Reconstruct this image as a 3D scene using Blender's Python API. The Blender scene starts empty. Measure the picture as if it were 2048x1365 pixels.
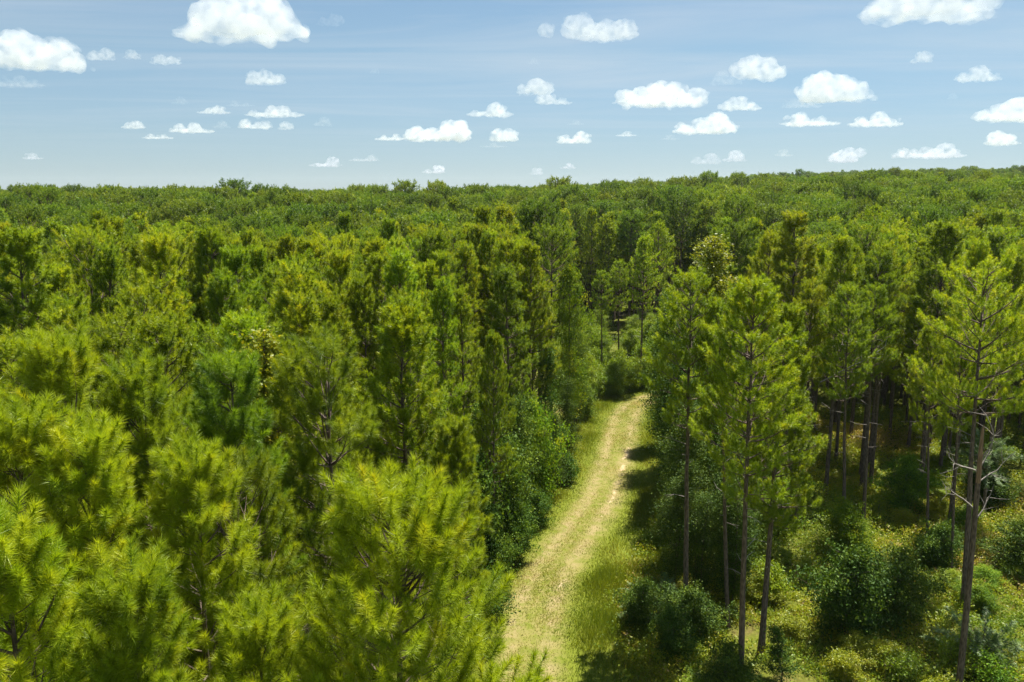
import bpy, math, random
import numpy as np
from mathutils import Vector, Matrix

# ------------------------------------------------------------------ camera, sky, sun, exposure
scene = bpy.context.scene
COL = scene.collection
FPX = 1593.0                                    # focal length in photograph pixels (28 mm on a 36 mm sensor)
PITCH = math.atan(298.0 / FPX)
CAM_H = 23.0
CP, SP = math.cos(PITCH), math.sin(PITCH)
cam_data = bpy.data.cameras.new('camera')
cam_data.lens = 28.0
cam_data.sensor_width = 36.0
cam_data.clip_start = 0.1
cam_data.clip_end = 200000.0
cam = bpy.data.objects.new('camera', cam_data)
COL.objects.link(cam)
cam.location = (0, 0, CAM_H)
cam.rotation_euler = (math.pi / 2 - PITCH, 0, 0)
scene.camera = cam

SUN_EL, SUN_AZ = math.radians(68), math.radians(38)      # azimuth from +Y (view direction) towards +X
world = bpy.data.worlds.new('World')
scene.world = world
world.use_nodes = True
wt = world.node_tree
for n in list(wt.nodes):
    wt.nodes.remove(n)
w_out = wt.nodes.new('ShaderNodeOutputWorld')
w_bg = wt.nodes.new('ShaderNodeBackground')
w_sky = wt.nodes.new('ShaderNodeTexSky')
w_sky.sky_type = 'NISHITA'
w_sky.sun_disc = False
w_sky.sun_elevation = SUN_EL
w_sky.sun_rotation = SUN_AZ
w_sky.altitude = 0
w_sky.air_density = 1.0
w_sky.dust_density = 0.0
w_sky.ozone_density = 1.5
w_bg.inputs['Strength'].default_value = 0.052
# thin veils of cirrus stretched across the sky
w_tc = wt.nodes.new('ShaderNodeTexCoord')
w_sep = wt.nodes.new('ShaderNodeSeparateXYZ')
wt.links.new(w_tc.outputs['Generated'], w_sep.inputs[0])
w_z = wt.nodes.new('ShaderNodeMath'); w_z.operation = 'MAXIMUM'; w_z.inputs[1].default_value = 0.03
wt.links.new(w_sep.outputs['Z'], w_z.inputs[0])
w_dx = wt.nodes.new('ShaderNodeMath'); w_dx.operation = 'DIVIDE'
w_dy = wt.nodes.new('ShaderNodeMath'); w_dy.operation = 'DIVIDE'
wt.links.new(w_sep.outputs['X'], w_dx.inputs[0]); wt.links.new(w_z.outputs[0], w_dx.inputs[1])
wt.links.new(w_sep.outputs['Y'], w_dy.inputs[0]); wt.links.new(w_z.outputs[0], w_dy.inputs[1])
w_com = wt.nodes.new('ShaderNodeCombineXYZ')
wt.links.new(w_dx.outputs[0], w_com.inputs[0]); wt.links.new(w_dy.outputs[0], w_com.inputs[1])
w_map = wt.nodes.new('ShaderNodeMapping')
w_map.inputs['Rotation'].default_value = (0, 0, 0.5)
w_map.inputs['Scale'].default_value = (0.16, 0.42, 1)
wt.links.new(w_com.outputs[0], w_map.inputs[0])
w_noise = wt.nodes.new('ShaderNodeTexNoise')
w_noise.inputs['Scale'].default_value = 1.3
w_noise.inputs['Detail'].default_value = 8
w_noise.inputs['Roughness'].default_value = 0.6
w_noise.inputs['Distortion'].default_value = 0.8
wt.links.new(w_map.outputs[0], w_noise.inputs['Vector'])
w_ramp = wt.nodes.new('ShaderNodeMapRange')
w_ramp.inputs['From Min'].default_value = 0.42
w_ramp.inputs['From Max'].default_value = 0.80
w_ramp.inputs['To Max'].default_value = 0.55
wt.links.new(w_noise.outputs['Fac'], w_ramp.inputs['Value'])
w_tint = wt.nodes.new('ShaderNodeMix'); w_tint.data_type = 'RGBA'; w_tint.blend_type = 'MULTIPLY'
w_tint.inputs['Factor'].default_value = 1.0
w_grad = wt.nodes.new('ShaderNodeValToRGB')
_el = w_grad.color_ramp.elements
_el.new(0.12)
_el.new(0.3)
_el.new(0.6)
for _e, _p, _c in zip(_el, (0.0, 0.06, 0.16, 0.40, 0.95), ((.41, .54, .80), (.56, .64, .76), (.77, .82, .80), (.97, 1.0, .92), (2.3, 2.1, 1.7))):  # overhead stop is added brightness, out of view, that lifts the shadows
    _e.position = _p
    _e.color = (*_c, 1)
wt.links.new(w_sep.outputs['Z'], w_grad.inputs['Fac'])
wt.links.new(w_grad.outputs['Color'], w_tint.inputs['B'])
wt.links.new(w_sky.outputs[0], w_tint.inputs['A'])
w_mix = wt.nodes.new('ShaderNodeMix'); w_mix.data_type = 'RGBA'
w_mix.inputs['B'].default_value = (5.6, 6.1, 6.5, 1)
w_low = wt.nodes.new('ShaderNodeMapRange')                # the veils thin out towards the horizon
w_low.interpolation_type = 'SMOOTHSTEP'
w_low.inputs['From Min'].default_value = 0.02
w_low.inputs['From Max'].default_value = 0.14
wt.links.new(w_sep.outputs['Z'], w_low.inputs['Value'])
w_veil = wt.nodes.new('ShaderNodeMath'); w_veil.operation = 'MULTIPLY'
wt.links.new(w_ramp.outputs[0], w_veil.inputs[0]); wt.links.new(w_low.outputs[0], w_veil.inputs[1])
wt.links.new(w_veil.outputs[0], w_mix.inputs['Factor'])
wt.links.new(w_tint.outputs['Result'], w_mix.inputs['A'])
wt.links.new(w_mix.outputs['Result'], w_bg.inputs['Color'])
wt.links.new(w_bg.outputs[0], w_out.inputs['Surface'])

sun_data = bpy.data.lights.new('sun', 'SUN')
sun_data.energy = 5.0
sun_data.angle = math.radians(0.5)
sun_data.color = (1.0, 0.965, 0.90)
sun = bpy.data.objects.new('sun', sun_data)
COL.objects.link(sun)
sun_dir = Vector((math.sin(SUN_AZ) * math.cos(SUN_EL), math.cos(SUN_AZ) * math.cos(SUN_EL), math.sin(SUN_EL)))
sun.rotation_euler = sun_dir.to_track_quat('Z', 'Y').to_euler()
sun.location = (60, 20, 120)

scene.view_settings.view_transform = 'Standard'
scene.view_settings.look = 'None'
scene.view_settings.exposure = 1.3
scene.view_settings.gamma = 1.0
scene.view_settings.use_curve_mapping = False
scene.render.engine = 'CYCLES'
cy = scene.cycles
cy.max_bounces = 24
cy.diffuse_bounces = 3
cy.glossy_bounces = 2
cy.transmission_bounces = 4
cy.transparent_max_bounces = 8
cy.volume_bounces = 7
cy.use_denoising = True
cy.denoising_prefilter = 'NONE'
cy.use_adaptive_sampling = False
cy.denoiser = 'OPENIMAGEDENOISE'
cy.sample_clamp_indirect = 6.0
cy.caustics_reflective = False
cy.caustics_refractive = False

# ------------------------------------------------------------------ helpers
rng = np.random.default_rng(11)


def ray(px, py):
    """Direction of the view line through a photograph pixel."""
    v, w = (px - 1024.0) / FPX, -(py - 682.5) / FPX
    return np.array([v, CP + w * SP, -SP + w * CP])


def at_depth(px, py, Y):
    """The point at distance Y ahead of the drone seen at that pixel."""
    d = ray(px, py)
    t = Y / d[1]
    return np.array([d[0] * t, Y, CAM_H + d[2] * t])


def on_ground(px, py):
    d = ray(px, py)
    t = -CAM_H / d[2]
    return np.array([d[0] * t, d[1] * t, 0.0])


def smooth(a, b, x):
    t = np.clip((np.asarray(x, float) - a) / (b - a), 0, 1)
    return t * t * (3 - 2 * t)


def new_mesh(name, verts, loops, starts, totals, material=None, attrs=None, shade=False, mat_index=None):
    """Mesh from flat numpy arrays. attrs: {name: (domain, float array)}"""
    me = bpy.data.meshes.new(name)
    nv, nl, nf = len(verts), len(loops), len(starts)
    me.vertices.add(nv)
    me.loops.add(nl)
    me.polygons.add(nf)
    me.vertices.foreach_set('co', np.ascontiguousarray(verts, np.float32).ravel())
    me.loops.foreach_set('vertex_index', np.ascontiguousarray(loops, np.int32))
    me.polygons.foreach_set('loop_start', np.ascontiguousarray(starts, np.int32))
    me.polygons.foreach_set('loop_total', np.ascontiguousarray(totals, np.int32))
    if shade:
        me.polygons.foreach_set('use_smooth', np.ones(nf, bool))
    for k, (dom, a) in (attrs or {}).items():
        at = me.attributes.new(k, 'FLOAT', dom)
        at.data.foreach_set('value', np.ascontiguousarray(a, np.float32))
    for m in (material if isinstance(material, (list, tuple)) else [material]):
        if m is not None:
            me.materials.append(m)
    if mat_index is not None:
        me.polygons.foreach_set('material_index', np.ascontiguousarray(mat_index, np.int32))
    me.update(calc_edges=True)
    return me


def poly_mesh(name, verts, faces, material=None, attrs=None, shade=False):
    """faces: int array (n, k)"""
    faces = np.asarray(faces)
    n, k = faces.shape
    return new_mesh(name, verts, faces.ravel(), np.arange(n) * k, np.full(n, k), material, attrs, shade)


def obj(name, me, parent=None, loc=None):
    o = bpy.data.objects.new(name, me)
    COL.objects.link(o)
    if parent is not None:
        o.parent = parent
    if loc is not None:
        o.location = loc
    return o


def tag(o, label=None, cat=None, group=None, kind=None):
    for k, v in (('label', label), ('category', cat), ('group', group), ('kind', kind)):
        if v:
            o[k] = v
    return o


def empty(name, loc, rz=0.0, s=1.0):
    o = bpy.data.objects.new(name, None)
    COL.objects.link(o)
    o.location = loc
    o.rotation_euler = (0, 0, rz)
    o.scale = (s, s, s) if np.isscalar(s) else s
    o.empty_display_size = 0.3
    return o


def unit(a):
    a = np.asarray(a, float)
    return a / np.maximum(np.linalg.norm(a, axis=-1, keepdims=True), 1e-9)


def frames(d):
    """Two unit vectors square to each direction in d (n,3)."""
    ref = np.where(np.abs(d[:, 2:3]) < 0.9, np.array([[0, 0, 1.0]]), np.array([[1.0, 0, 0]]))
    a = unit(np.cross(d, ref))
    return a, np.cross(d, a)


def nodes_of(m):
    m.use_nodes = True
    t = m.node_tree
    for n in list(t.nodes):
        t.nodes.remove(n)
    return t


def node(t, kind, **kw):
    n = t.nodes.new(kind)
    for k, v in kw.items():
        if k in n.inputs:
            n.inputs[k].default_value = v
        else:
            setattr(n, k, v)
    return n
# ------------------------------------------------------------------ materials
def attr_color(t, stops, name='tint', rand=0.0, hue=0.0, val=0.0):
    """Colour ramp over the mesh attribute NAME, shifted a little for each object."""
    a = node(t, 'ShaderNodeAttribute')
    a.attribute_name = name
    fac = a.outputs['Fac']
    info = node(t, 'ShaderNodeObjectInfo')
    if rand:
        m = node(t, 'ShaderNodeMath', operation='MULTIPLY_ADD')
        m.inputs[1].default_value = rand
        t.links.new(info.outputs['Random'], m.inputs[0])
        s = node(t, 'ShaderNodeMath', operation='SUBTRACT')
        t.links.new(fac, s.inputs[0])
        s.inputs[1].default_value = rand / 2
        t.links.new(s.outputs[0], m.inputs[2])
        fac = m.outputs[0]
        # a plant's tone lift: its object colour, white for the usual tone, darker red channel for a brighter one
        oc = node(t, 'ShaderNodeSeparateColor')
        t.links.new(info.outputs['Color'], oc.inputs[0])
        lift = node(t, 'ShaderNodeMath', operation='MULTIPLY_ADD')
        lift.inputs[1].default_value = -.6
        t.links.new(oc.outputs[0], lift.inputs[0])
        add = node(t, 'ShaderNodeMath', operation='ADD')
        add.inputs[1].default_value = .6
        t.links.new(fac, add.inputs[0])
        t.links.new(add.outputs[0], lift.inputs[2])
        fac = lift.outputs[0]
    cr = node(t, 'ShaderNodeValToRGB')
    el = cr.color_ramp.elements
    while len(el) < len(stops):
        el.new(0.5)
    for e, (p, c) in zip(el, stops):
        e.position = p
        e.color = (*c, 1)
    t.links.new(fac, cr.inputs['Fac'])
    col = cr.outputs['Color']
    if hue or val:
        h = node(t, 'ShaderNodeHueSaturation')
        w = node(t, 'ShaderNodeTexWhiteNoise', noise_dimensions='1D')
        t.links.new(info.outputs['Random'], w.inputs['W'])
        sp = node(t, 'ShaderNodeSeparateColor')
        t.links.new(w.outputs['Color'], sp.inputs[0])
        for k, amt, src in (('Hue', hue, 0), ('Value', val, 1)):
            mr = node(t, 'ShaderNodeMapRange')
            mid = 0.5 if k == 'Hue' else 1.0
            mr.inputs['To Min'].default_value = mid - amt
            mr.inputs['To Max'].default_value = mid + amt
            t.links.new(sp.outputs[src], mr.inputs['Value'])
            t.links.new(mr.outputs[0], h.inputs[k])
        t.links.new(col, h.inputs['Color'])
        col = h.outputs['Color']
    return col


def leaf_material(name, stops, trans=0.4, tcol=(1.25, 1.2, 0.5), rough=0.45, spec=0.3, rand=0.3, hue=0.0, val=0.0):
    """Green leaves or needles: they let part of the light through."""
    m = bpy.data.materials.new(name)
    t = nodes_of(m)
    out = node(t, 'ShaderNodeOutputMaterial')
    col = attr_color(t, stops, rand=rand, hue=hue, val=val)
    pb = node(t, 'ShaderNodeBsdfPrincipled')
    pb.inputs['Roughness'].default_value = rough
    pb.inputs['Specular IOR Level'].default_value = spec
    t.links.new(col, pb.inputs['Base Color'])
    tr = node(t, 'ShaderNodeBsdfTranslucent')
    mul = node(t, 'ShaderNodeMix', data_type='RGBA', blend_type='MULTIPLY')
    mul.inputs['Factor'].default_value = 1
    mul.inputs['B'].default_value = (*tcol, 1)
    t.links.new(col, mul.inputs['A'])
    t.links.new(mul.outputs['Result'], tr.inputs['Color'])
    mx = node(t, 'ShaderNodeMixShader')
    mx.inputs[0].default_value = trans
    t.links.new(pb.outputs[0], mx.inputs[1])
    t.links.new(tr.outputs[0], mx.inputs[2])
    t.links.new(mx.outputs[0], out.inputs['Surface'])
    return m


def bark_material(name, c1, c2, scale=(9, 9, 2.2), bump=0.6):
    m = bpy.data.materials.new(name)
    t = nodes_of(m)
    out = node(t, 'ShaderNodeOutputMaterial')
    pb = node(t, 'ShaderNodeBsdfPrincipled')
    pb.inputs['Roughness'].default_value = 0.9
    pb.inputs['Specular IOR Level'].default_value = 0.15
    tc = node(t, 'ShaderNodeTexCoord')
    mp = node(t, 'ShaderNodeMapping')
    mp.inputs['Scale'].default_value = scale
    t.links.new(tc.outputs['Object'], mp.inputs[0])
    vo = node(t, 'ShaderNodeTexVoronoi', Scale=1.6)
    no = node(t, 'ShaderNodeTexNoise', Scale=2.0, Detail=6.0, Roughness=0.7)
    t.links.new(mp.outputs[0], vo.inputs['Vector'])
    t.links.new(mp.outputs[0], no.inputs['Vector'])
    mu = node(t, 'ShaderNodeMath', operation='MULTIPLY')
    t.links.new(vo.outputs['Distance'], mu.inputs[0])
    t.links.new(no.outputs['Fac'], mu.inputs[1])
    cr = node(t, 'ShaderNodeValToRGB')
    cr.color_ramp.elements[0].position = 0.05
    cr.color_ramp.elements[0].color = (*c2, 1)
    cr.color_ramp.elements[1].position = 0.45
    cr.color_ramp.elements[1].color = (*c1, 1)
    t.links.new(mu.outputs[0], cr.inputs['Fac'])
    t.links.new(cr.outputs['Color'], pb.inputs['Base Color'])
    bp = node(t, 'ShaderNodeBump')
    bp.inputs['Strength'].default_value = bump
    bp.inputs['Distance'].default_value = 0.04
    t.links.new(mu.outputs[0], bp.inputs['Height'])
    t.links.new(bp.outputs[0], pb.inputs['Normal'])
    t.links.new(pb.outputs[0], out.inputs['Surface'])
    return m


NEEDLE_STOPS = [(0.0, (0.098, 0.160, 0.013)), (0.35, (0.200, 0.280, 0.012)), (0.72, (0.305, 0.372, 0.012)), (1.0, (0.42, 0.43, 0.016))]
m_needle = leaf_material('pine_needles', NEEDLE_STOPS, trans=0.42, rand=0.34, hue=0.012, val=0.18)
m_oldneedle = leaf_material('old_pine_needles', [(0.0, (0.064, 0.120, 0.018)), (0.4, (0.132, 0.208, 0.018)), (0.8, (0.210, 0.280, 0.018)), (1.0, (0.29, 0.335, 0.019))], trans=.42, rand=.38, hue=.012, val=.2)
m_young = leaf_material('young_pine_needles', [(0.0, (0.16, 0.23, 0.012)), (0.4, (0.27, 0.35, 0.012)), (0.8, (0.38, 0.43, 0.014)), (0.94, (0.48, 0.45, 0.018)), (1.0, (0.36, 0.27, 0.05))], trans=.42, rand=0.0)
m_bark = bark_material('pine_bark', (0.185, 0.135, 0.108), (0.055, 0.040, 0.033))
m_deadwood = bark_material('bare_dead_wood', (0.30, 0.265, 0.225), (0.15, 0.125, 0.105), scale=(14, 14, 2), bump=0.3)
LEAF_STOPS = [(0.0, (0.060, 0.125, 0.014)), (0.45, (0.125, 0.220, 0.015)), (0.8, (0.205, 0.290, 0.014)), (1.0, (0.30, 0.32, 0.015))]
m_leaf = leaf_material('broad_leaves', LEAF_STOPS, trans=0.40, rough=0.6, spec=0.16, rand=0.25, hue=0.01, val=0.12)
DARKSHADE_STOPS = [(0.0, (0.030, 0.060, 0.011)), (0.5, (0.060, 0.112, 0.012)), (1.0, (0.145, 0.200, 0.014))]  # dark leaf greens, deepened further so the right row's shade sits in the colour
m_darkshade = leaf_material('dark_shaded_leaves', DARKSHADE_STOPS, trans=0.25, rough=0.6, spec=0.16, rand=0.2, hue=0.01, val=0.1)
YELLOW_STOPS = [(0.0, (0.12, 0.16, 0.012)), (0.6, (0.24, 0.26, 0.012)), (1.0, (0.36, 0.31, 0.014))]
m_yellowleaf = leaf_material('yellow_green_leaves', YELLOW_STOPS, trans=0.4, rand=0.15)
GREY_STOPS = [(0.0, (0.070, 0.125, 0.036)), (0.6, (0.125, 0.185, 0.050)), (1.0, (0.19, 0.24, 0.065))]
m_greyleaf = leaf_material('grey_green_sprays', GREY_STOPS, trans=0.3, rand=0.15, tcol=(1.1, 1.15, 0.7))
WEED_STOPS = [(0.0, (0.075, 0.145, 0.012)), (0.4, (0.165, 0.235, 0.012)), (0.75, (0.27, 0.295, 0.012)), (0.94, (0.37, 0.31, 0.018)), (1.0, (0.42, 0.29, 0.12))]
m_weed = leaf_material('weed_leaves', WEED_STOPS, trans=0.4, rand=0.0)
GRASS_STOPS = [(0.0, (0.105, 0.165, 0.010)), (0.45, (0.200, 0.225, 0.014)), (0.75, (0.29, 0.265, 0.040)), (1.0, (0.42, 0.33, 0.15))]
m_grass = leaf_material('grass_blades', GRASS_STOPS, trans=0.35, rand=0.0)


# ------------------------------------------------------------------ the land
TRACK = np.array([(2.2, -30), (1.4, -10), (1.0, 8), (0.5, 20), (0.35, 28), (0.85, 37), (1.75, 43), (3.25, 48), (6.5, 56.7), (8.9, 66), (10.3, 73), (11.6, 79), (13.6, 84.5), (17.0, 88.5), (22, 91)], float)


def curve_points(P, n):
    """Points along a smooth (Catmull-Rom) line through P."""
    out = []
    Q = np.vstack([2 * P[0] - P[1], P, 2 * P[-1] - P[-2]])
    for i in range(1, len(Q) - 2):
        p0, p1, p2, p3 = Q[i - 1:i + 3]
        for u in np.linspace(0, 1, n, endpoint=False):
            out.append(0.5 * (2 * p1 + (p2 - p0) * u + (2 * p0 - 5 * p1 + 4 * p2 - p3) * u * u + (3 * p1 - p0 - 3 * p2 + p3) * u ** 3))
    out.append(P[-1])
    return np.array(out)


TRACK_LINE = curve_points(TRACK, 14)


def track_offset(x, y):
    """Signed distance from the track's middle (+ is the right-hand side)."""
    x, y = np.atleast_1d(np.asarray(x, float)), np.atleast_1d(np.asarray(y, float))
    A, B = TRACK_LINE[:-1], TRACK_LINE[1:]
    best, sign = np.full(x.shape, 1e9), np.zeros(x.shape)
    for a, b in zip(A, B):
        d = b - a
        L2 = (d ** 2).sum()
        u = np.clip(((x - a[0]) * d[0] + (y - a[1]) * d[1]) / L2, 0, 1)
        ex, ey = x - a[0] - u * d[0], y - a[1] - u * d[1]
        dist = np.hypot(ex, ey)
        s = np.sign(d[1] * ex - d[0] * ey)
        better = dist < best
        best = np.where(better, dist, best)
        sign = np.where(better, s, sign)
    return best * sign


def ground_z(x, y):
    """Level near the track, rising gently a long way off on the right."""
    x, y = np.asarray(x, float), np.asarray(y, float)
    d = np.hypot(x, y)
    az = np.degrees(np.arctan2(x, np.maximum(y, 1e-3)))
    w = smooth(-7, 25, az) * (y > 0)
    rise = 0.029 * np.clip(d - 110, 0, 790) - 0.006 * np.clip(d - 1100, 0, 4000)
    roll = 1.2 * np.sin(x * .013 + 1) * np.sin(y * .009 + .4) * smooth(90, 250, d)
    return w * np.maximum(rise, 0) + roll


def floor_material():
    m = bpy.data.materials.new('forest_floor')
    t = nodes_of(m)
    out = node(t, 'ShaderNodeOutputMaterial')
    pb = node(t, 'ShaderNodeBsdfPrincipled')
    pb.inputs['Roughness'].default_value = 1.0
    pb.inputs['Specular IOR Level'].default_value = 0.05
    tc = node(t, 'ShaderNodeTexCoord')
    n1 = node(t, 'ShaderNodeTexNoise', Scale=0.25, Detail=6.0, Roughness=0.65)
    n2 = node(t, 'ShaderNodeTexNoise', Scale=5.0, Detail=6.0, Roughness=0.75)
    t.links.new(tc.outputs['Object'], n1.inputs['Vector'])
    t.links.new(tc.outputs['Object'], n2.inputs['Vector'])
    c1 = node(t, 'ShaderNodeValToRGB')
    c1.color_ramp.elements[0].position = .30
    c1.color_ramp.elements[0].color = (.15, .105, .050, 1)
    c1.color_ramp.elements[1].position = .46
    c1.color_ramp.elements[1].color = (.105, .120, .018, 1)
    t.links.new(n1.outputs['Fac'], c1.inputs['Fac'])
    mx = node(t, 'ShaderNodeMix', data_type='RGBA', blend_type='MULTIPLY')
    mx.inputs['Factor'].default_value = 1
    c2 = node(t, 'ShaderNodeValToRGB')
    c2.color_ramp.elements[0].position = .3
    c2.color_ramp.elements[0].color = (.45, .45, .42, 1)
    c2.color_ramp.elements[1].position = .7
    c2.color_ramp.elements[1].color = (1.3, 1.25, 1.15, 1)
    t.links.new(n2.outputs['Fac'], c2.inputs['Fac'])
    t.links.new(c1.outputs['Color'], mx.inputs['A'])
    t.links.new(c2.outputs['Color'], mx.inputs['B'])
    t.links.new(mx.outputs['Result'], pb.inputs['Base Color'])
    bp = node(t, 'ShaderNodeBump')
    bp.inputs['Strength'].default_value = .5
    bp.inputs['Distance'].default_value = .08
    t.links.new(n2.outputs['Fac'], bp.inputs['Height'])
    t.links.new(bp.outputs[0], pb.inputs['Normal'])
    t.links.new(pb.outputs[0], out.inputs['Surface'])
    return m


def build_ground():
    # rings round the drone, close together near it and wide apart near the horizon
    rad = np.concatenate([[0], np.linspace(6, 120, 30), 120 * np.exp(np.linspace(.06, 5.4, 70))])
    na = 180
    ang = np.linspace(0, 2 * math.pi, na, endpoint=False)
    R, A = np.meshgrid(rad[1:], ang, indexing='ij')
    X, Y = R * np.sin(A), R * np.cos(A)
    V = np.vstack([[0, 0, 0], np.stack([X.ravel(), Y.ravel(), ground_z(X, Y).ravel()], 1)])
    nr = len(rad) - 1
    i, j = np.meshgrid(np.arange(nr - 1), np.arange(na), indexing='ij')
    j2 = (j + 1) % na
    F = np.stack([1 + i * na + j, 1 + i * na + j2, 1 + (i + 1) * na + j2, 1 + (i + 1) * na + j], -1).reshape(-1, 4)[:, ::-1]
    T = np.stack([np.zeros(na, int), 1 + np.arange(na), 1 + (np.arange(na) + 1) % na], 1)[:, ::-1]
    loops = np.concatenate([F.ravel(), T.ravel()])
    tot = np.concatenate([np.full(len(F), 4), np.full(len(T), 3)])
    st = np.concatenate([[0], np.cumsum(tot)[:-1]])
    me = new_mesh('ground', V, loops, st, tot, floor_material(), shade=True)
    tag(obj('ground', me), kind='structure')


build_ground()


def track_material():
    """Mown grass with two worn wheel lines of pale sandy soil. UV: u metres across, v metres along."""
    m = bpy.data.materials.new('grassy_track')
    t = nodes_of(m)
    out = node(t, 'ShaderNodeOutputMaterial')
    pb = node(t, 'ShaderNodeBsdfPrincipled')
    pb.inputs['Roughness'].default_value = 1.0
    pb.inputs['Specular IOR Level'].default_value = 0.05
    uv = node(t, 'ShaderNodeUVMap')
    uv.uv_map = 'across_along'
    sp = node(t, 'ShaderNodeSeparateXYZ')
    t.links.new(uv.outputs[0], sp.inputs[0])
    tc = node(t, 'ShaderNodeTexCoord')

    def noise(scale, detail=5.0, rough=.65):
        n = node(t, 'ShaderNodeTexNoise', Scale=scale, Detail=detail, Roughness=rough)
        t.links.new(tc.outputs['Object'], n.inputs['Vector'])
        return n.outputs['Fac']

    def math_(op, a, b=None, c=None):
        n = node(t, 'ShaderNodeMath', operation=op)
        for i, v in enumerate((a, b, c)):
            if v is None:
                continue
            if isinstance(v, (int, float)):
                n.inputs[i].default_value = v
            else:
                t.links.new(v, n.inputs[i])
        return n.outputs[0]

    def maprange(v, a, b, c=0.0, d=1.0):
        n = node(t, 'ShaderNodeMapRange', interpolation_type='SMOOTHSTEP')
        t.links.new(v, n.inputs['Value'])
        for k, q in (('From Min', a), ('From Max', b), ('To Min', c), ('To Max', d)):
            n.inputs[k].default_value = q
        return n.outputs[0]

    def mix(f, a, b):
        n = node(t, 'ShaderNodeMix', data_type='RGBA')
        t.links.new(f, n.inputs['Factor'])
        for k, v in (('A', a), ('B', b)):
            if isinstance(v, tuple):
                n.inputs[k].default_value = (*v, 1)
            else:
                t.links.new(v, n.inputs[k])
        return n.outputs['Result']

    wob = math_('MULTIPLY', math_('SUBTRACT', noise(.5, 3.0), .5), 1.1)
    u = math_('ADD', sp.outputs['X'], wob)
    rut_l = math_('ABSOLUTE', math_('ADD', u, .95))
    rut_r = math_('ABSOLUTE', math_('SUBTRACT', u, .85))
    patch = noise(.45, 4.0)
    fine = noise(14.0, 6.0, .8)
    mid = noise(2.6, 6.0, .75)
    near = math_('MINIMUM', rut_l, rut_r)
    worn = maprange(math_('ADD', near, math_('MULTIPLY', math_('SUBTRACT', mid, .5), 1.3)), .75, .05)
    worn = math_('MULTIPLY', worn, maprange(noise(.8, 5.0, .7), .36, .62, .06, .78))
    bare = math_('MULTIPLY', maprange(math_('ADD', rut_r, math_('MULTIPLY', math_('SUBTRACT', mid, .5), .8)), .26, .04), maprange(noise(.30, 3.0), .52, .60))
    green = mix(fine, (.075, .105, .010), (.16, .175, .020))
    straw = mix(fine, (.14, .125, .035), (.28, .235, .085))
    c = mix(maprange(math_('ADD', math_('MULTIPLY', mid, .5), math_('MULTIPLY', noise(.9, 5.0, .7), .5)), .38, .60), green, straw)
    c = mix(worn, c, mix(fine, (.20, .150, .070), (.34, .26, .135)))
    c = mix(math_('MULTIPLY', bare, .8), c, (.44, .335, .20))
    verge = maprange(math_('ADD', math_('ABSOLUTE', sp.outputs['X']), math_('MULTIPLY', math_('SUBTRACT', mid, .5), 2.0)), 1.45, 2.3)
    c = mix(verge, c, mix(fine, (.085, .115, .012), (.17, .18, .022)))
    t.links.new(c, pb.inputs['Base Color'])
    bp = node(t, 'ShaderNodeBump')
    bp.inputs['Strength'].default_value = .7
    bp.inputs['Distance'].default_value = .05
    t.links.new(fine, bp.inputs['Height'])
    t.links.new(bp.outputs[0], pb.inputs['Normal'])
    t.links.new(pb.outputs[0], out.inputs['Surface'])
    return m


def build_track():
    L = TRACK_LINE
    d = np.gradient(L, axis=0)
    d = unit(d)
    nrm = np.stack([d[:, 1], -d[:, 0]], 1)
    s = np.concatenate([[0], np.cumsum(np.hypot(*np.diff(L, axis=0).T))])
    us = np.linspace(-4.2, 4.2, 13)
    P = L[:, None, :] + nrm[:, None, :] * us[None, :, None]
    U = np.broadcast_to(us, P.shape[:2])
    Sv = np.broadcast_to(s[:, None], P.shape[:2])
    rut = -0.05 * (np.exp(-((U + .95) / .3) ** 2) + np.exp(-((U - .85) / .3) ** 2))
    edge = np.where(np.abs(U) > 4.1, -0.06, 0)
    Z = ground_z(P[..., 0], P[..., 1]) + 0.06 + rut + edge
    V = np.stack([P[..., 0].ravel(), P[..., 1].ravel(), Z.ravel()], 1)
    n, k = P.shape[:2]
    i, j = np.meshgrid(np.arange(n - 1), np.arange(k - 1), indexing='ij')
    F = np.stack([i * k + j, i * k + j + 1, (i + 1) * k + j + 1, (i + 1) * k + j], -1).reshape(-1, 4)
    me = poly_mesh('track', V, F, track_material(), shade=True)
    uvl = me.uv_layers.new(name='across_along')
    uvs = np.stack([U.ravel(), Sv.ravel()], 1)[F.ravel()]
    uvl.data.foreach_set('uv', uvs.astype(np.float32).ravel())
    tag(obj('track', me), kind='structure')


build_track()
# ------------------------------------------------------------------ building plants
def tubes(paths, sides=5):
    """Tapered tubes along polylines. paths: list of (points (n,3), radii (n,)). Returns verts, quads."""
    V, F, nv = [], [], 0
    ca = np.linspace(0, 2 * math.pi, sides, endpoint=False)
    for P, R in paths:
        P = np.asarray(P, float)
        n = len(P)
        d = unit(np.gradient(P, axis=0))
        a, b = frames(d)
        ring = P[:, None, :] + R[:, None, None] * (np.cos(ca)[None, :, None] * a[:, None, :] + np.sin(ca)[None, :, None] * b[:, None, :])
        V.append(ring.reshape(-1, 3))
        i, j = np.meshgrid(np.arange(n - 1), np.arange(sides), indexing='ij')
        j2 = (j + 1) % sides
        F.append((nv + np.stack([i * sides + j, i * sides + j2, (i + 1) * sides + j2, (i + 1) * sides + j], -1)).reshape(-1, 4))
        nv += n * sides
    return np.vstack(V), np.vstack(F)


def join(parts):
    V, F, n = [], [], 0
    for v, f in parts:
        V.append(v)
        F.append(f + n)
        n += len(v)
    return np.vstack(V), np.vstack(F)


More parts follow.
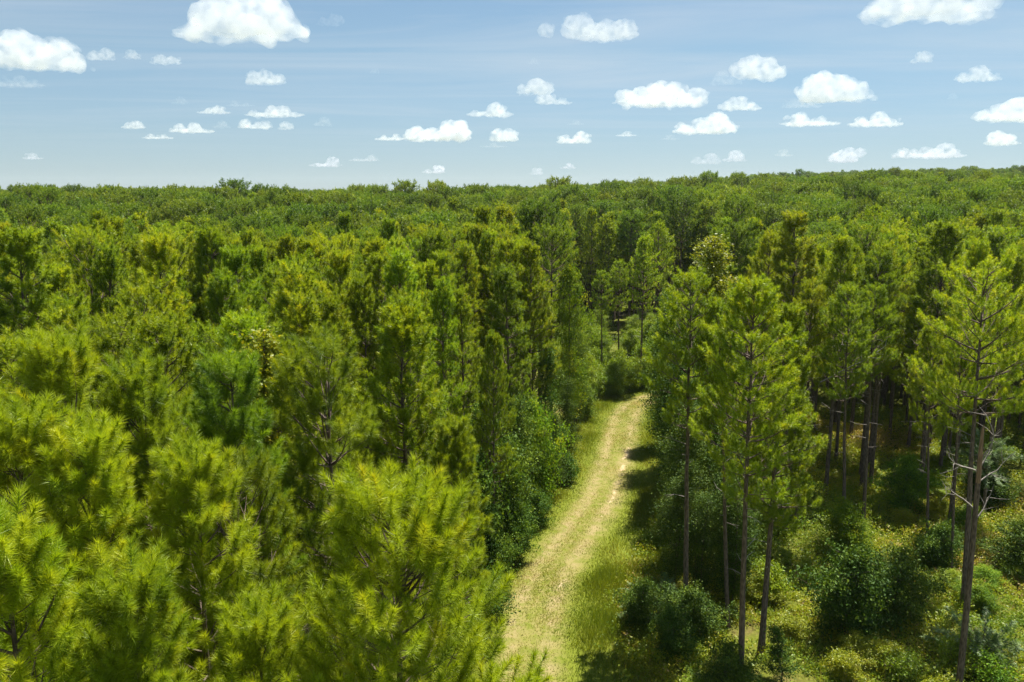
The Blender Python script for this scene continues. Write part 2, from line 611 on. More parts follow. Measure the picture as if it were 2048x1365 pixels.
class Pine:
    """Skeleton of a loblolly pine: trunk, limbs and the needled shoots at their ends."""

    def __init__(self, seed, H=19.0, base=0.5, radius=2.3, shape='cone', whorl=0.66, per=6, girth=0.15, shoot=0.52, lean=0.0, gap=0.12, twig=0.17, leaders=0):
        self.twig, self.over = twig, shoot * 1.7 - .25
        r = self.r = np.random.default_rng(seed)
        self.H, self.girth = H, girth
        zs = np.linspace(0, H, 15)
        bend = np.cumsum(r.normal(0, .05, (15, 2)), axis=0) * (zs / H)[:, None]
        bend[:, 0] += lean * (zs / H) ** 1.6
        self.trunk = np.stack([bend[:, 0], bend[:, 1], zs], 1)
        tt = zs / H
        self.trunk_r = girth * (1 - tt) ** .8 * (1 + .35 * np.exp(-zs / .5)) + .012
        self.limbs, self.shoots, self.stubs = [], [], []
        z0 = base * H
        z = z0
        while z < H - .35:
            f = (z - z0) / (H - z0)
            if shape == 'cone':
                prof = (1 - f) ** .62 * (1 - .3 * math.exp(-f * 9))
            elif shape == 'round':
                prof = math.sqrt(max(.02, 1 - (1.7 * f - .75) ** 2 / .95))
            elif shape == 'front':
                prof = (1 - f) ** .55
            elif shape == 'dome':
                prof = math.sqrt(max(0, 1 - (1.15 * f - .25) ** 2 / .82)) if f < .98 else .2
            else:                                               # slender: widest near the middle, loose below
                prof = (.55 + .45 * math.sin(min(1, f / .45) * math.pi / 2)) * (1 - f ** 2.2) ** .8
            p0 = self.on_trunk(z)
            n = max(3, int(round(r.normal(per, .8))))
            a0 = r.uniform(0, 6.28)
            for k in range(n):
                if r.random() < gap:
                    continue
                L = max(.45, radius * prof * r.uniform(.62, 1.22))
                el = math.radians(8 + 44 * f ** 1.1 + r.normal(0, 8))
                self.limb(p0 + (0, 0, r.normal(0, .1)), a0 + 6.283 * k / n + r.normal(0, .25), el, L, f, shoot)
            z += whorl * r.uniform(.7, 1.25) * (1.0 - .35 * f)
        top = self.trunk[-1]
        self.shoots.append((top - (0, 0, .35), np.array([0, 0, 1.0]), shoot * 1.7, 1.0))
        for k in range(5):
            a = k * 1.257 + r.uniform(0, .6)
            d = unit(np.array([math.cos(a) * .62, math.sin(a) * .62, 1]))
            self.shoots.append((top - (0, 0, .45), d, shoot * 1.35, .95))
        for k in range(leaders):                            # rival leaders round the top
            a = k * 6.283 / leaders + r.uniform(-.3, .3)
            rr = r.uniform(.55, 1.05)
            q = np.array([top[0] + math.cos(a) * rr, top[1] + math.sin(a) * rr, H - r.uniform(.15, .7)])
            p = self.on_trunk(H - 1.9)
            self.limbs.append((np.array([p, p + (q - p) * (.55, .55, .25), q - (0, 0, .5), q]), np.array([.026, .02, .013, .008])))
            self.shoots.append((q - (0, 0, .3), np.array([0, 0, 1.0]) + r.normal(0, .06, 3), shoot * 1.5, .95))
            for j in range(3):
                b = r.uniform(0, 6.28)
                self.shoots.append((q - (0, 0, .45), unit(np.array([math.cos(b) * .8, math.sin(b) * .8, 1])), shoot, .9))
        # dead lower stubs on the clear part of the trunk
        for k in range(r.integers(5, 10)):
            z = r.uniform(z0 * .55, z0 + .8)
            a = r.uniform(0, 6.28)
            L = r.uniform(.3, 1.5)
            p = self.on_trunk(z)
            q = p + np.array([math.cos(a) * L, math.sin(a) * L, r.uniform(-.1, .35) * L])
            mid = (p + q) / 2 + r.normal(0, .06, 3)
            self.stubs.append((np.array([p, mid, q]), np.array([.022, .014, .005])))
            if L > .8:
                self.stubs.append((np.array([mid, mid + r.normal(0, .2, 3) + (q - p) * .3]), np.array([.01, .004])))

    def on_trunk(self, z):
        return np.array([np.interp(z, self.trunk[:, 2], self.trunk[:, 0]), np.interp(z, self.trunk[:, 2], self.trunk[:, 1]), z])

    def limb(self, p, az, el, L, f, shoot):
        r = self.r
        n = 6
        pts, d_el, d_az = [p], el, az
        step = L / (n - 1)
        for i in range(n - 1):
            d = np.array([math.cos(d_az) * math.cos(d_el), math.sin(d_az) * math.cos(d_el), math.sin(d_el)])
            pts.append(pts[-1] + d * step)
            d_el = min(1.35, d_el + r.uniform(.02, .2) * (1.2 - f))
            d_az += r.normal(0, .1)
        pts = np.array(pts)
        self.limbs.append((pts, np.linspace(.016 + .011 * L, .008, n)))
        # side shoots from about a third of the way out, then the tip
        m = max(3, int(round(L / self.twig)))
        for i in range(m):
            u = .22 + .74 * (i + r.uniform(0, .8)) / m
            q = self.along(pts, u)
            side = 1 if i % 2 else -1
            a = az + side * r.uniform(.5, 1.15)
            e = r.uniform(.15, .75)
            l = (.22 + .55 * L * (1 - u) * r.uniform(.5, 1.2))
            d = np.array([math.cos(a) * math.cos(e), math.sin(a) * math.cos(e), math.sin(e)])
            q2 = q + d * l
            up = unit(d + np.array([0, 0, r.uniform(.7, 1.8)]))
            self.limbs.append((np.array([q, (q + q2) / 2, q2 + up * .1]), np.array([.011, .008, .006])))
            self.shoots.append((q2, up, shoot * r.uniform(.75, 1.15), f))
            if l > .6:
                e2 = unit(d * .4 + r.normal(0, .3, 3) + (0, 0, .7))
                self.shoots.append(((q + q2) / 2, e2, shoot * r.uniform(.7, 1.0), f))
        d = unit(unit(pts[-1] - pts[-2]) + np.array([0, 0, r.uniform(.4, 1.1)]))
        self.shoots.append((pts[-1], d, shoot * r.uniform(1.0, 1.45), f))
        for k in range(r.integers(2, 4)):
            dd = unit(d + r.normal(0, .7, 3))
            self.shoots.append((pts[-1] - d * .12, dd, shoot * r.uniform(.75, 1.1), f))

    @staticmethod
    def along(P, u):
        s = np.linspace(0, 1, len(P))
        return np.array([np.interp(u, s, P[:, i]) for i in range(3)])

    def needles(self, count, width, length=.20, keep=1.0, seed=0, stems=False):
        """Needle mesh: every needle a slim triangle set round its shoot."""
        r = np.random.default_rng(seed + 5)
        P = np.array([s[0] for s in self.shoots])
        D = unit(np.array([s[1] for s in self.shoots]))
        L = np.array([s[2] for s in self.shoots])
        if keep < 1:
            k = r.random(len(P)) < keep
            P, D, L = P[k], D[k], L[k]
        ns = len(P)
        A, B = frames(D)
        tone = np.clip(r.normal(.52, .17, ns), 0, .92)
        dry = r.random(ns) < .005
        u = r.random((ns, count)) ** .8
        az = r.uniform(0, 2 * math.pi, (ns, count))
        th = np.radians(92 - 62 * u ** 1.3 + r.normal(0, 11, (ns, count)))
        ln = length * r.uniform(.75, 1.2, (ns, count)) * np.clip(.75 + .25 * L / .5, .8, 1.1)[:, None]
        rad = np.cos(az)[..., None] * A[:, None] + np.sin(az)[..., None] * B[:, None]
        root = P[:, None] + D[:, None] * (u * L[:, None])[..., None]
        d = D[:, None] * np.cos(th)[..., None] + rad * np.sin(th)[..., None]
        d[..., 2] -= .03
        tip = root + d * ln[..., None]
        w = unit(np.cross(d, r.normal(0, 1, d.shape))) * (width * .5)
        V = np.stack([root - w, root + w, tip + w * .25], 2).reshape(-1, 3)
        n = ns * count
        F = np.arange(n * 3).reshape(n, 3)
        tint = tone[:, None] + r.normal(0, .06, (ns, count)) + .12 * (u - .5)
        tint = np.where(dry[:, None] & (u < .4), .9, np.clip(tint, 0, .93))
        return V, F, tint.ravel()

    def crown_mesh(self, name, count, width, length=.20, keep=1.0, seed=0, mat=None):
        V, F, t = self.needles(count, width, length, keep, seed)
        return poly_mesh(name, V, F, mat or m_needle, {'tint': ('FACE', t)})

    def trunk_mesh(self, name, sides=9, limbs=True, minor=True):
        parts = [tubes([(self.trunk, self.trunk_r)], sides)]
        if limbs:
            ls = [x for x in self.limbs if minor or len(x[0]) > 3]
            parts.append(tubes(ls, 4 if minor else 3))
        n = sum(len(f) for v, f in parts)
        parts.append(tubes(self.stubs, 4))                  # bare dead limbs
        V, F = join(parts)
        k = len(F)
        return new_mesh(name, V, F.ravel(), np.arange(k) * 4, np.full(k, 4), [m_bark, m_deadwood], shade=True, mat_index=(np.arange(k) >= n).astype(int))


class Broadleaf:
    """A leafy tree or shrub: stems, limbs and clusters of separate leaves."""

    def __init__(self, seed, H=8.0, radius=1.8, base=.12, stems=1, shape='column', girth=.07, density=1.0, leaf=.13, spread=.3, per=26, gap=.0):
        r = np.random.default_rng(seed)
        self.paths, cl = [], []
        for s in range(stems):
            a0 = r.uniform(0, 6.28)
            ph = r.uniform(0, 6.28, 3)
            off = (np.array([math.cos(a0), math.sin(a0)]) * r.uniform(.1, .5) * radius) if stems > 1 else np.zeros(2)
            hh = H * (r.uniform(.7, 1) if stems > 1 else 1)
            zs = np.linspace(0, hh, 8)
            wob = np.cumsum(r.normal(0, .06, (8, 2)), axis=0)
            T = np.stack([off[0] * (.2 + .9 * zs / hh) + wob[:, 0], off[1] * (.2 + .9 * zs / hh) + wob[:, 1], zs], 1)
            self.paths.append((T, girth / stems ** .4 * (1 - .85 * zs / hh) + .006))
            n = int(hh * 6.5 * density / stems ** .5) + 6
            for k in range(n):
                f = r.uniform(base, 1) ** .9
                z = f * hh
                g = (f - base) / (1 - base)
                if shape == 'column':
                    prof = min(1, .45 + 1.6 * g) * (1 - g ** 3) ** .7
                elif shape == 'round':
                    prof = math.sqrt(max(.03, 1 - (2 * g - 1) ** 2))
                elif shape == 'mound':
                    prof = math.sqrt(max(.03, 1 - g ** 2))
                else:
                    prof = (1 - g) ** .8 * .95 + .08
                az = r.uniform(0, 6.28)
                lobe = .82 + .30 * math.sin(2 * az + ph[0] + 5 * g) + .28 * math.sin(3 * az + ph[1] - 7 * g) + .15 * math.sin(9 * g + ph[2])
                rr = radius / (1 if stems == 1 else 1.5) * prof * lobe * r.uniform(.35, 1.2)
                p = np.array([np.interp(z, T[:, 2], T[:, i]) for i in range(3)])
                el = r.uniform(.0, .7)
                q = p + np.array([math.cos(az) * rr, math.sin(az) * rr, rr * math.tan(el) * .55])
                mid = (p + q) / 2 + (0, 0, -.04 * rr)
                if r.random() < .5:
                    self.paths.append((np.array([p, mid, q]), np.array([.008 + .006 * rr, .008, .004])))
                for c in range(max(1, int(rr / .45))):
                    u = 1 - c * .28 + r.normal(0, .05)
                    if u > .15:
                        cl.append(p + (q - p) * u + r.normal(0, .07, 3))
        self.clusters = np.array(cl)
        self.leaf, self.spread, self.per, self.r = leaf, spread, per, r

    def leaf_mesh(self, name, material, per=None, leaf=None, seed=0):
        r = np.random.default_rng(seed + 77)
        C = self.clusters
        per, leaf = per or self.per, leaf or self.leaf
        n = len(C)
        tone = np.clip(r.normal(.5, .2, n), 0, 1)
        off = r.normal(0, 1, (n, per, 3)) * np.array([1, 1, .7]) * self.spread * r.uniform(.7, 1.2, (n, 1, 1))
        P = (C[:, None] + off).reshape(-1, 3)
        P[:, 2] = np.maximum(P[:, 2], .05)
        m = len(P)
        nr = unit(r.normal(0, 1, (m, 3)) * np.array([.9, .9, .6]) + np.array([0, 0, .75]))
        a, b = frames(nr)
        th = r.uniform(0, 6.28, m)[:, None]
        a, b = a * np.cos(th) + b * np.sin(th), b * np.cos(th) - a * np.sin(th)
        s = leaf * r.uniform(.6, 1.25, m)[:, None]
        fold = nr * s * .12
        V = np.stack([P - a * s * .5, P + b * s * .38 + fold, P + a * s * .55 - nr * s * .1, P - b * s * .38 + fold], 1).reshape(-1, 3)
        base = np.arange(m)[:, None] * 4
        F = np.concatenate([base + np.array([0, 1, 2]), base + np.array([0, 2, 3])], 1).reshape(-1, 3)
        tint = np.repeat(np.clip(np.repeat(tone, per) + r.normal(0, .1, m), 0, 1), 2)
        return poly_mesh(name, V, F, material, {'tint': ('FACE', tint)})

    def stem_mesh(self, name, material=None, sides=5):
        V, F = tubes(self.paths, sides)
        return poly_mesh(name, V, F, material or m_bark, shade=True)


def place(name, parts, loc, rz=0.0, s=1.0, tilt=(0, 0), label=None, cat=None, group=None):
    """A plant as an Empty at its foot that carries its parts [(part name, mesh), ...]."""
    e = empty(name, loc, rz, s)
    e.rotation_euler = (tilt[0], tilt[1], rz)
    for pn, me in parts:
        obj(pn, me, e)
    return tag(e, label, cat, group)
# ------------------------------------------------------------------ pine kinds
CONE = [Pine(21 + i, H=19, base=b, radius=rd, shape='cone', per=5.4, whorl=.74, shoot=.36, twig=.27, girth=.15) for i, (b, rd) in enumerate([(.42, 2.5), (.48, 2.2), (.40, 2.8)])]
SLIM = [Pine(31 + i, H=19.5, base=b, radius=rd, shape='slim', per=5, whorl=.78, shoot=.40, twig=.27, girth=.14) for i, (b, rd) in enumerate([(.58, 2.5), (.62, 2.3), (.52, 2.7)])]
DOME = [Pine(41 + i, H=20, base=b, radius=rd, shape='dome', per=5, whorl=.95, shoot=.38, twig=.26, gap=.25, girth=.17) for i, (b, rd) in enumerate([(.55, 3.0), (.60, 3.4)])]
FRONT = Pine(57, H=18.6, base=.55, radius=3.1, shape='front', per=5.4, whorl=.80, shoot=.58, twig=.38, girth=.14, gap=.08, leaders=5)
NEAR = [Pine(61 + i, H=18.6, base=b, radius=rd, shape=sh, per=5, whorl=.84, shoot=.52, twig=.36, girth=.14, gap=.14, leaders=ld) for i, (b, rd, sh, ld) in enumerate([(.42, 2.1, 'cone', 0), (.48, 2.4, 'front', 3), (.40, 1.9, 'front', 2), (.50, 2.2, 'dome', 2)])]
OLD = Pine(51, H=20, base=.66, radius=3.1, shape='round', per=6, whorl=.72, shoot=.40, twig=.26, gap=.06, girth=.18)
KINDS = CONE + SLIM + DOME + [OLD]                       # 0-2 cone, 3-5 slim, 6-7 dome
LOD = {'near': (300, .0092, .20, 1.0), 'mid': (100, .022, .20, 1.0), 'far': (32, .05, .21, 1.0)}


class Kind:
    def __init__(self, p, mat=None):
        self.p, self.mat = p, mat or m_needle
        self.trunk = p.trunk_mesh('pine_trunk')
        self.trunk_far = None
        self.crowns = {}

    def crown(self, lod, mat=None):
        if lod not in self.crowns:
            c, w, l, k = LOD[lod]
            self.crowns[lod] = self.p.crown_mesh('pine_crown', c, w, l, k, seed=len(self.crowns), mat=self.mat)
        return self.crowns[lod]


PK = [Kind(p, m_oldneedle if p is OLD else None) for p in KINDS]
FRONT_K = Kind(FRONT, m_young)
NK = [Kind(p, m_young if i == 1 else None) for i, p in enumerate(NEAR)]
pines = []                                       # (x, y) of every pine so far


def lod_for(d):
    return 'near' if d < 27 else ('mid' if d < 85 else 'far')


def pine(kind, x, y, top, lean=(0, 0), rz=0.0, label=None, group=None, wide=1.0, lod=None, tone_lift=0.0):
    """A pine standing at (x, y) whose leader reaches height TOP."""
    g = float(ground_z(x, y))
    s = (top - kind.p.over - g) / kind.p.H
    d = math.hypot(x, y)
    lod = lod or lod_for(d)
    parts = [('trunk', kind.trunk), ('crown', kind.crown(lod))]
    e = place('pine_tree', parts, (x, y, g - .03), rz, (s * wide, s * wide, s), label=label, cat='pine tree', group=group)
    if tone_lift:
        for c in e.children:
            c.color = (1 - tone_lift, 1, 1, 1)
    if lean != (0, 0):
        # lean towards the seen place of the leader
        ax = Vector((-lean[1], lean[0], 0)) / max(top - g, 1)
        e.rotation_euler = (Matrix.Rotation(ax.length, 3, ax.normalized()) @ Matrix.Rotation(rz, 3, 'Z')).to_euler()
    pines.append((x, y))
    return e


def pine_at(px, py, Y, kind, label, base=None, rz=0.0, wide=1.0, group='pines near the track', tone_lift=0.0):
    """A pine whose leader is seen at (px, py) at distance Y; BASE is the foot where the photograph shows it."""
    t = at_depth(px, py, Y)
    if base is None:
        return pine(kind, t[0], Y, t[2], rz=rz, label=label, group=group, wide=wide, tone_lift=tone_lift)
    return pine(kind, base[0], base[1], t[2], lean=(t[0] - base[0], 0), rz=rz, label=label, group=group, wide=wide, tone_lift=tone_lift)


# pines one can tell apart in the photograph: leader seen at (px, py), distance, kind
pine_at(790, 915, 13.0, FRONT_K, 'bright yellow-green pine with upright candle-like tips at bottom centre, beside the track', rz=.4)
pine_at(480, 885, 17.0, NK[3], 'thin shaded pine with a bare forked trunk, just left of the bright front pine', rz=1.0)
pine_at(650, 640, 22.0, NK[3], 'loose dark green pine with open limbs behind the bright front pine', rz=2.0, tone_lift=-0.2)
pine_at(455, 672, 19.0, NK[0], 'dull blue-green pine with twin leaders beside the small yellow-leaved tree', rz=3.0, tone_lift=-0.35)
pine_at(800, 590, 27.0, PK[2], 'broad full pine with its trunk showing below, halfway between left edge and track bend', rz=.3, wide=1.05, tone_lift=0.2)
pine_at(1020, 528, 55.0, PK[1], 'tall pine with yellowish middle and long bare lower trunk by the left bushes', rz=4.0, wide=1.15, tone_lift=0.0)
pine_at(296, 478, 36.0, PK[0], 'tall pine with a pale split trunk rising above its left-hand neighbours', rz=5.1)
pine_at(575, 522, 34.0, PK[1], 'rounded mid-green pine above the small yellow-leaved tree', rz=.8, wide=1.05)
pine_at(98, 652, 18.0, NK[1], 'pine with two brown-tipped leaders near the left edge', rz=1.7)
pine_at(310, 690, 19.0, NK[2], 'dense dark-centred pine in the third rank from the lower left corner', rz=2.6)
pine_at(14, 466, 32.0, PK[0], 'tall pale-topped pine at the left edge of the picture', rz=4.4, wide=1.1)
pine_at(170, 452, 45.0, PK[6], 'pine with a whitish upper trunk showing through its crown, far left', rz=5.8, wide=.9)
pine_at(40, 780, 14.0, NK[1], 'near pine with long upright leaders at the left edge', rz=.2)
pine_at(165, 830, 13.4, NK[2], 'near pine with thick bristly leader, second from the left edge', rz=1.2)
pine_at(365, 870, 14.8, NK[1], 'near bright green pine with a slanting bare branch at lower left', rz=2.9)
pine_at(20, 960, 11.0, NK[2], 'nearest pine in the lower left corner with leaning grey trunk', rz=3.9)
pine_at(235, 1060, 11.2, NK[0], 'low near pine in front of the slanting bare branch, bottom left', rz=.9)
pine_at(490, 1180, 12.4, NK[1], 'low bright pine top at the bottom edge, left of the front pine', rz=2.2)
pine_at(905, 830, 24.0, PK[1], 'short rounded pine between the front pine and the left bushes', rz=2.4, wide=1.05, tone_lift=0.0)
pine_at(985, 655, 45.0, PK[2], 'yellowish pine leaning out over the left bushes', rz=1.9, wide=.75, tone_lift=0.0)
R_GROUP = 'tall pines right of the track'
pine_at(1370, 530, 40.0, PK[3], 'slender pine with bright crown and long bare trunk, first right of the track', base=(9.5, 40.0), rz=.5, group=R_GROUP, tone_lift=0.0)
pine_at(1505, 545, 33.0, PK[5], 'tall pine with the longest pale bare trunk, second right of the track', base=(10.5, 33.0), rz=2.0, group=R_GROUP, wide=1.05, tone_lift=0.0)
pine_at(1568, 610, 36.7, PK[0], 'pine with a dark trunk rooted in yellow weeds and a low hanging crown', base=(12.6, 36.7), rz=3.3, group=R_GROUP, wide=1.1, tone_lift=0.0)
pine_at(1440, 590, 39.3, PK[4], 'thin pine half hidden between two bare trunks right of the track', base=(11.6, 39.3), rz=4.1, group=R_GROUP, wide=.9)
pine_at(1690, 560, 49.4, PK[3], 'pine with a straight dark trunk above the shrub in the open right stand', base=(22.0, 49.4), rz=1.1, group=R_GROUP)
pine_at(1752, 560, 52.5, PK[4], 'pine behind the straight dark trunk, among pale bare dead branches', base=(24.6, 52.5), rz=5.0, group=R_GROUP)
pine_at(1960, 525, 41.1, PK[7], 'big spreading yellow-green pine behind the broken dead trunk', base=(25.3, 41.1), rz=.7, group=R_GROUP, wide=1.0, tone_lift=0.0)
pine_at(1893, 438, 58.0, PK[2], 'dark green shaded pine standing above the spreading yellow-green one', rz=2.2, group=R_GROUP, wide=1.25, tone_lift=-0.5)  # the darker tint puts this pine's shade into its needle colour
pine_at(1862, 640, 49.0, PK[5], 'pine with a low drooping yellow tuft left of the broken dead trunk', base=(27.3, 49.0), rz=3.0, group=R_GROUP, wide=.85, tone_lift=0.0)
pine_at(2005, 600, 54.0, PK[3], 'straight dark-trunked pine right of the broken dead trunk', base=(33.9, 54.0), rz=4.6, group=R_GROUP)
pine_at(1925, 650, 44.5, PK[4], 'thin pine close behind the broken dead trunk', base=(26.4, 44.5), rz=5.5, group=R_GROUP, wide=.8)
pine_at(1600, 428, 60.0, PK[0], 'sunlit full-crowned pine topping the right stand', rz=.1, group=R_GROUP, wide=1.25, tone_lift=0.0)
pine_at(1430, 455, 64.0, PK[1], 'pine crown right behind the slender first pine, next to the yellow-leaved tree', rz=.6, group=R_GROUP, wide=1.1)
pine_at(2040, 520, 62.0, PK[1], 'full green pine at the right edge behind the spreading one', rz=1.6, group=R_GROUP, wide=1.2)
pine_at(1235, 515, 96.0, PK[3], 'thin tall-trunked pine just beyond the bend of the track', base=(13.2, 96.0), rz=.5, group='pines beyond the bend')
pine_at(1203, 535, 94.0, PK[4], 'thin pine left of its twin beyond the bend of the track', base=(10.9, 94.0), rz=2.5, group='pines beyond the bend')
pine_at(1290, 468, 92.0, PK[5], 'dark-trunked pine in the gap above the bend', rz=3.5, group='pines beyond the bend')
pine_at(1322, 440, 99.0, PK[3], 'pine with two dark trunk lines right of the gap above the bend', rz=4.5, group='pines beyond the bend')
# tall old pines that break the skyline
for k, (px, py, Y, w) in enumerate([(470, 368, 175, 1.2), (522, 377, 190, .95), (75, 378, 200, 1.0), (145, 378, 190, 1.05), (405, 382, 260, 1.1), (250, 386, 230, 1.0), (715, 377, 210, 1.05),
                                    (810, 369, 190, 1.05), (872, 371, 170, 1.0), (945, 377, 200, 1.0), (1005, 378, 210, 1.0), (1120, 363, 180, 1.25), (1088, 376, 200, 1.0), (640, 386, 260, 1.0),
                                    (1180, 378, 240, 1.0), (1420, 351, 210, 1.15), (1530, 353, 230, 1.1), (1475, 352, 220, 1.0)]):
    pine_at(px, py, Y, PK[8], ['round-topped old pine breaking the skyline left of the track', 'round-topped old pine breaking the skyline in the middle',
                                       'round-topped old pine on the near rise of the right skyline'][0 if px < 640 else (1 if px < 1300 else 2)],
            rz=k * 1.3, wide=w, group=['old pines on the left skyline', 'old pines on the middle skyline', 'old pines on the right skyline'][0 if px < 640 else (1 if px < 1300 else 2)])

# ------------------------------------------------------------------ the rest of the stand
HALF = math.radians(33.5)


def scatter(spacing, d0, d1, a0, a1, seed, jit=.36):
    """Jittered grid of points in the sector of the view between two distances."""
    r = np.random.default_rng(seed)
    n = int(d1 / spacing) + 2
    gx, gy = np.meshgrid(np.arange(-n, n + 1), np.arange(-3, n + 1), indexing='ij')
    x = (gx + .5 * (gy % 2)) * spacing
    y = gy * spacing * .87
    x = x + r.normal(0, jit * spacing * .6, x.shape)
    y = y + r.normal(0, jit * spacing * .6, y.shape)
    x, y = x.ravel(), y.ravel()
    d, a = np.hypot(x, y), np.arctan2(x, y)
    k = (d >= d0) & (d < d1) & (a > a0) & (a < a1) & (y > 1)
    return x[k], y[k]


X, Y = scatter(3.15, 12.0, 250, -HALF - .25, HALF + .35, 5)
off = track_offset(X, Y)
keep = ((off < -6.0) | (off > 8.2)) & ~((Y < 34) & (X > -4.6))
thin = (off > 0) & (Y < 75) & (X > 5)                       # the right-hand stand is thinned and open
rr = np.random.default_rng(8)
keep &= ~thin | (rr.random(len(X)) < np.where(Y < 50, 0.0, np.where(Y < 58, .14, .7)))
near_anchor = np.zeros(len(X), bool)
for ax, ay in pines:
    near_anchor |= np.hypot(X - ax, Y - ay) < 2.5
keep &= ~near_anchor
keep &= ~((X > 3.5) & (X < 34) & (Y > 80) & (Y < 124) & (X < 13 + (Y - 80) * .55))             # the opening beyond the bend
X, Y, off = X[keep], Y[keep], off[keep]
D = np.hypot(X, Y)
AZ = np.arctan2(X, Y)
order = np.argsort(D)
X, Y, off, D, AZ = X[order], Y[order], off[order], D[order], AZ[order]
hn = np.sin(X * .11 + 1.3) * np.sin(Y * .083 + .7) + .6 * np.sin(X * .047 - Y * .061)
top = 18.9 + .6 * hn + rr.normal(0, .85, len(X))
top = np.where(D < 14, np.minimum(top, 19.2), top)
old = (rr.random(len(X)) < .55 * smooth(62, 135, D)) & ((off < 12) | (D > 105))          # an older, round-crowned stand behind
top = np.where(old, 19.2 + 2.1 * smooth(70, 180, D) + .4 * hn + rr.normal(0, .8, len(X)), top)
top = top + ground_z(X, Y)
in_view = np.abs(AZ) < math.radians(32.7) + 2.0 / np.maximum(D, 4)
in_view &= D * np.tan(PITCH + math.radians(23.4)) > (CAM_H - top)      # leader not below the picture
quota = 300 - len(pines)
single = np.zeros(len(X), bool)
single[np.nonzero(in_view)[0][:quota]] = True


def stand_label(x, y, o, d):
    side = 'left of the track' if o < 0 else 'right of the track'
    if d < 20:
        return f'near green pine with bristly shoots packed in the stand {side}', f'near pines {side}'
    if d < 36:
        return f'mid-green pine crowded among its neighbours in the near stand {side}', f'pines in the near stand {side}'
    if d < 52:
        return f'green pine among many alike in the middle stand {side}', f'pines in the middle stand {side}'
    return f'small-looking green pine in the dense canopy further back, {side}', f'pines further back {side}'


for i in np.nonzero(single)[0]:
    lab, grp = stand_label(X[i], Y[i], off[i], D[i])
    k = 8 if old[i] else rr.choice([0, 1, 2, 3, 5, 6] if off[i] < 0 else [0, 1, 3, 4, 5, 6], p=[.24, .22, .22, .12, .12, .08])
    kd = NK[rr.integers(0, 4)] if D[i] < 25 and off[i] < 0 else PK[k]
    pine(kd, X[i], Y[i], top[i], rz=rr.uniform(0, 6.28), label=lab, group=grp, wide=rr.uniform(.86, 1.06))
PINE_DMAX = D[single].max()

# ------------------------------------------------------------------ the far woods: too many trees to count, one object
clear = single | ((D < 62) & (np.abs(AZ) < math.radians(32.7) + 6.0 / D))     # no coarse distant trees close by
oldrest = ~clear & old & (rr.random(len(X)) < .5)
P0 = [(x, y, t, 1.05) for x, y, t in zip(X[oldrest], Y[oldrest], top[oldrest])] + [(x, y, t, 1.0) for x, y, t in zip(X[~clear & ~old], Y[~clear & ~old], top[~clear & ~old])]
N_OLD = int(oldrest.sum())
far = [P0]
for sp, d0, d1, wide, seed in ((4.6, 250, 620, .92, 61), (6.6, 620, 1500, 1.4, 62), (17.0, 1500, 3600, 3.6, 63)):
    x, y = scatter(sp, d0, d1, -HALF - .03, HALF + .03, seed)
    patch = np.sin(x * .021 + 2) * np.sin(y * .017) + .7 * np.sin(x * .009 + y * .012)
    h = 18.8 + 1.3 * (np.arctan2(x, y) < .14) + .6 * patch + rr.normal(0, 1.15, len(x)) + 2.2 * (rr.random(len(x)) < .05)
    # a low swell of the land far off keeps the woods up to the horizon
    far.append([(a, b, c + float(ground_z(a, b)), wide) for a, b, c in zip(x, y, h)])
FAR = np.array([p for f in far for p in f])
fd = np.hypot(FAR[:, 0], FAR[:, 1])


def far_tree(p, count, width, length, keep, seed, mat=None):
    """Trunk and crown of a distant pine as one mesh."""
    V, F, t = p.needles(count, width, length, keep, seed)
    tv, tf = tubes([(p.trunk, p.trunk_r)] + [x for x in p.limbs if len(x[0]) > 3], 3)
    T = np.vstack([tf[:, [0, 1, 2]], tf[:, [0, 2, 3]]]) + len(V)
    n1, n2 = len(F), len(T)
    F = np.vstack([F, T])
    me = new_mesh('far_pine', np.vstack([V, tv]), F.ravel(), np.arange(len(F)) * 3, np.full(len(F), 3), [mat or m_needle, m_bark],
                  {'tint': ('FACE', np.concatenate([t, np.zeros(n2)]))}, mat_index=np.concatenate([np.zeros(n1), np.ones(n2)]))
    return me


far_col = bpy.data.collections.new('far_pine_kinds')
mids = [far_tree(p, 22, .068, .21, 1.0, i, m_oldneedle if p is OLD else None) for i, p in enumerate(KINDS)]
dist = [far_tree(p, 16, .09, .25, .85, i, m_oldneedle) for i, p in enumerate([CONE[0], SLIM[0], OLD, CONE[1]])]
for i, me in enumerate(mids + dist):
    o = bpy.data.objects.new('far_pine_%02d' % i, me)
    far_col.objects.link(o)
fr = np.random.default_rng(70)
n_far = len(FAR)
kidx = np.where(fd < 300, fr.choice([0, 1, 2, 3, 4, 5, 6, 7, 8], n_far, p=[.16, .15, .15, .12, .1, .1, .06, .04, .12]), 9 + fr.choice([0, 1, 2, 3], n_far))
kidx[:N_OLD] = np.where(fr.random(N_OLD) < .8, 8, 2)
gz = ground_z(FAR[:, 0], FAR[:, 1])
hs = np.array([p.H for p in KINDS] + [CONE[0].H, SLIM[0].H, OLD.H, CONE[1].H])
sz = (FAR[:, 2] - gz) / hs[kidx]
sx = sz * FAR[:, 3] * fr.uniform(.85, 1.15, n_far)
me = bpy.data.meshes.new('pine_woods')
me.vertices.add(n_far)
me.vertices.foreach_set('co', np.stack([FAR[:, 0], FAR[:, 1], gz], 1).astype(np.float32).ravel())
for nm, ty, arr in (('kind_index', 'INT', kidx.astype(np.int32)), ('turn', 'FLOAT', fr.uniform(0, 6.28, n_far)), ('wide', 'FLOAT', sx), ('tall', 'FLOAT', sz)):
    at = me.attributes.new(nm, ty, 'POINT')
    at.data.foreach_set('value', np.ascontiguousarray(arr, np.int32 if ty == 'INT' else np.float32))
woods = obj('pine_woods', me)
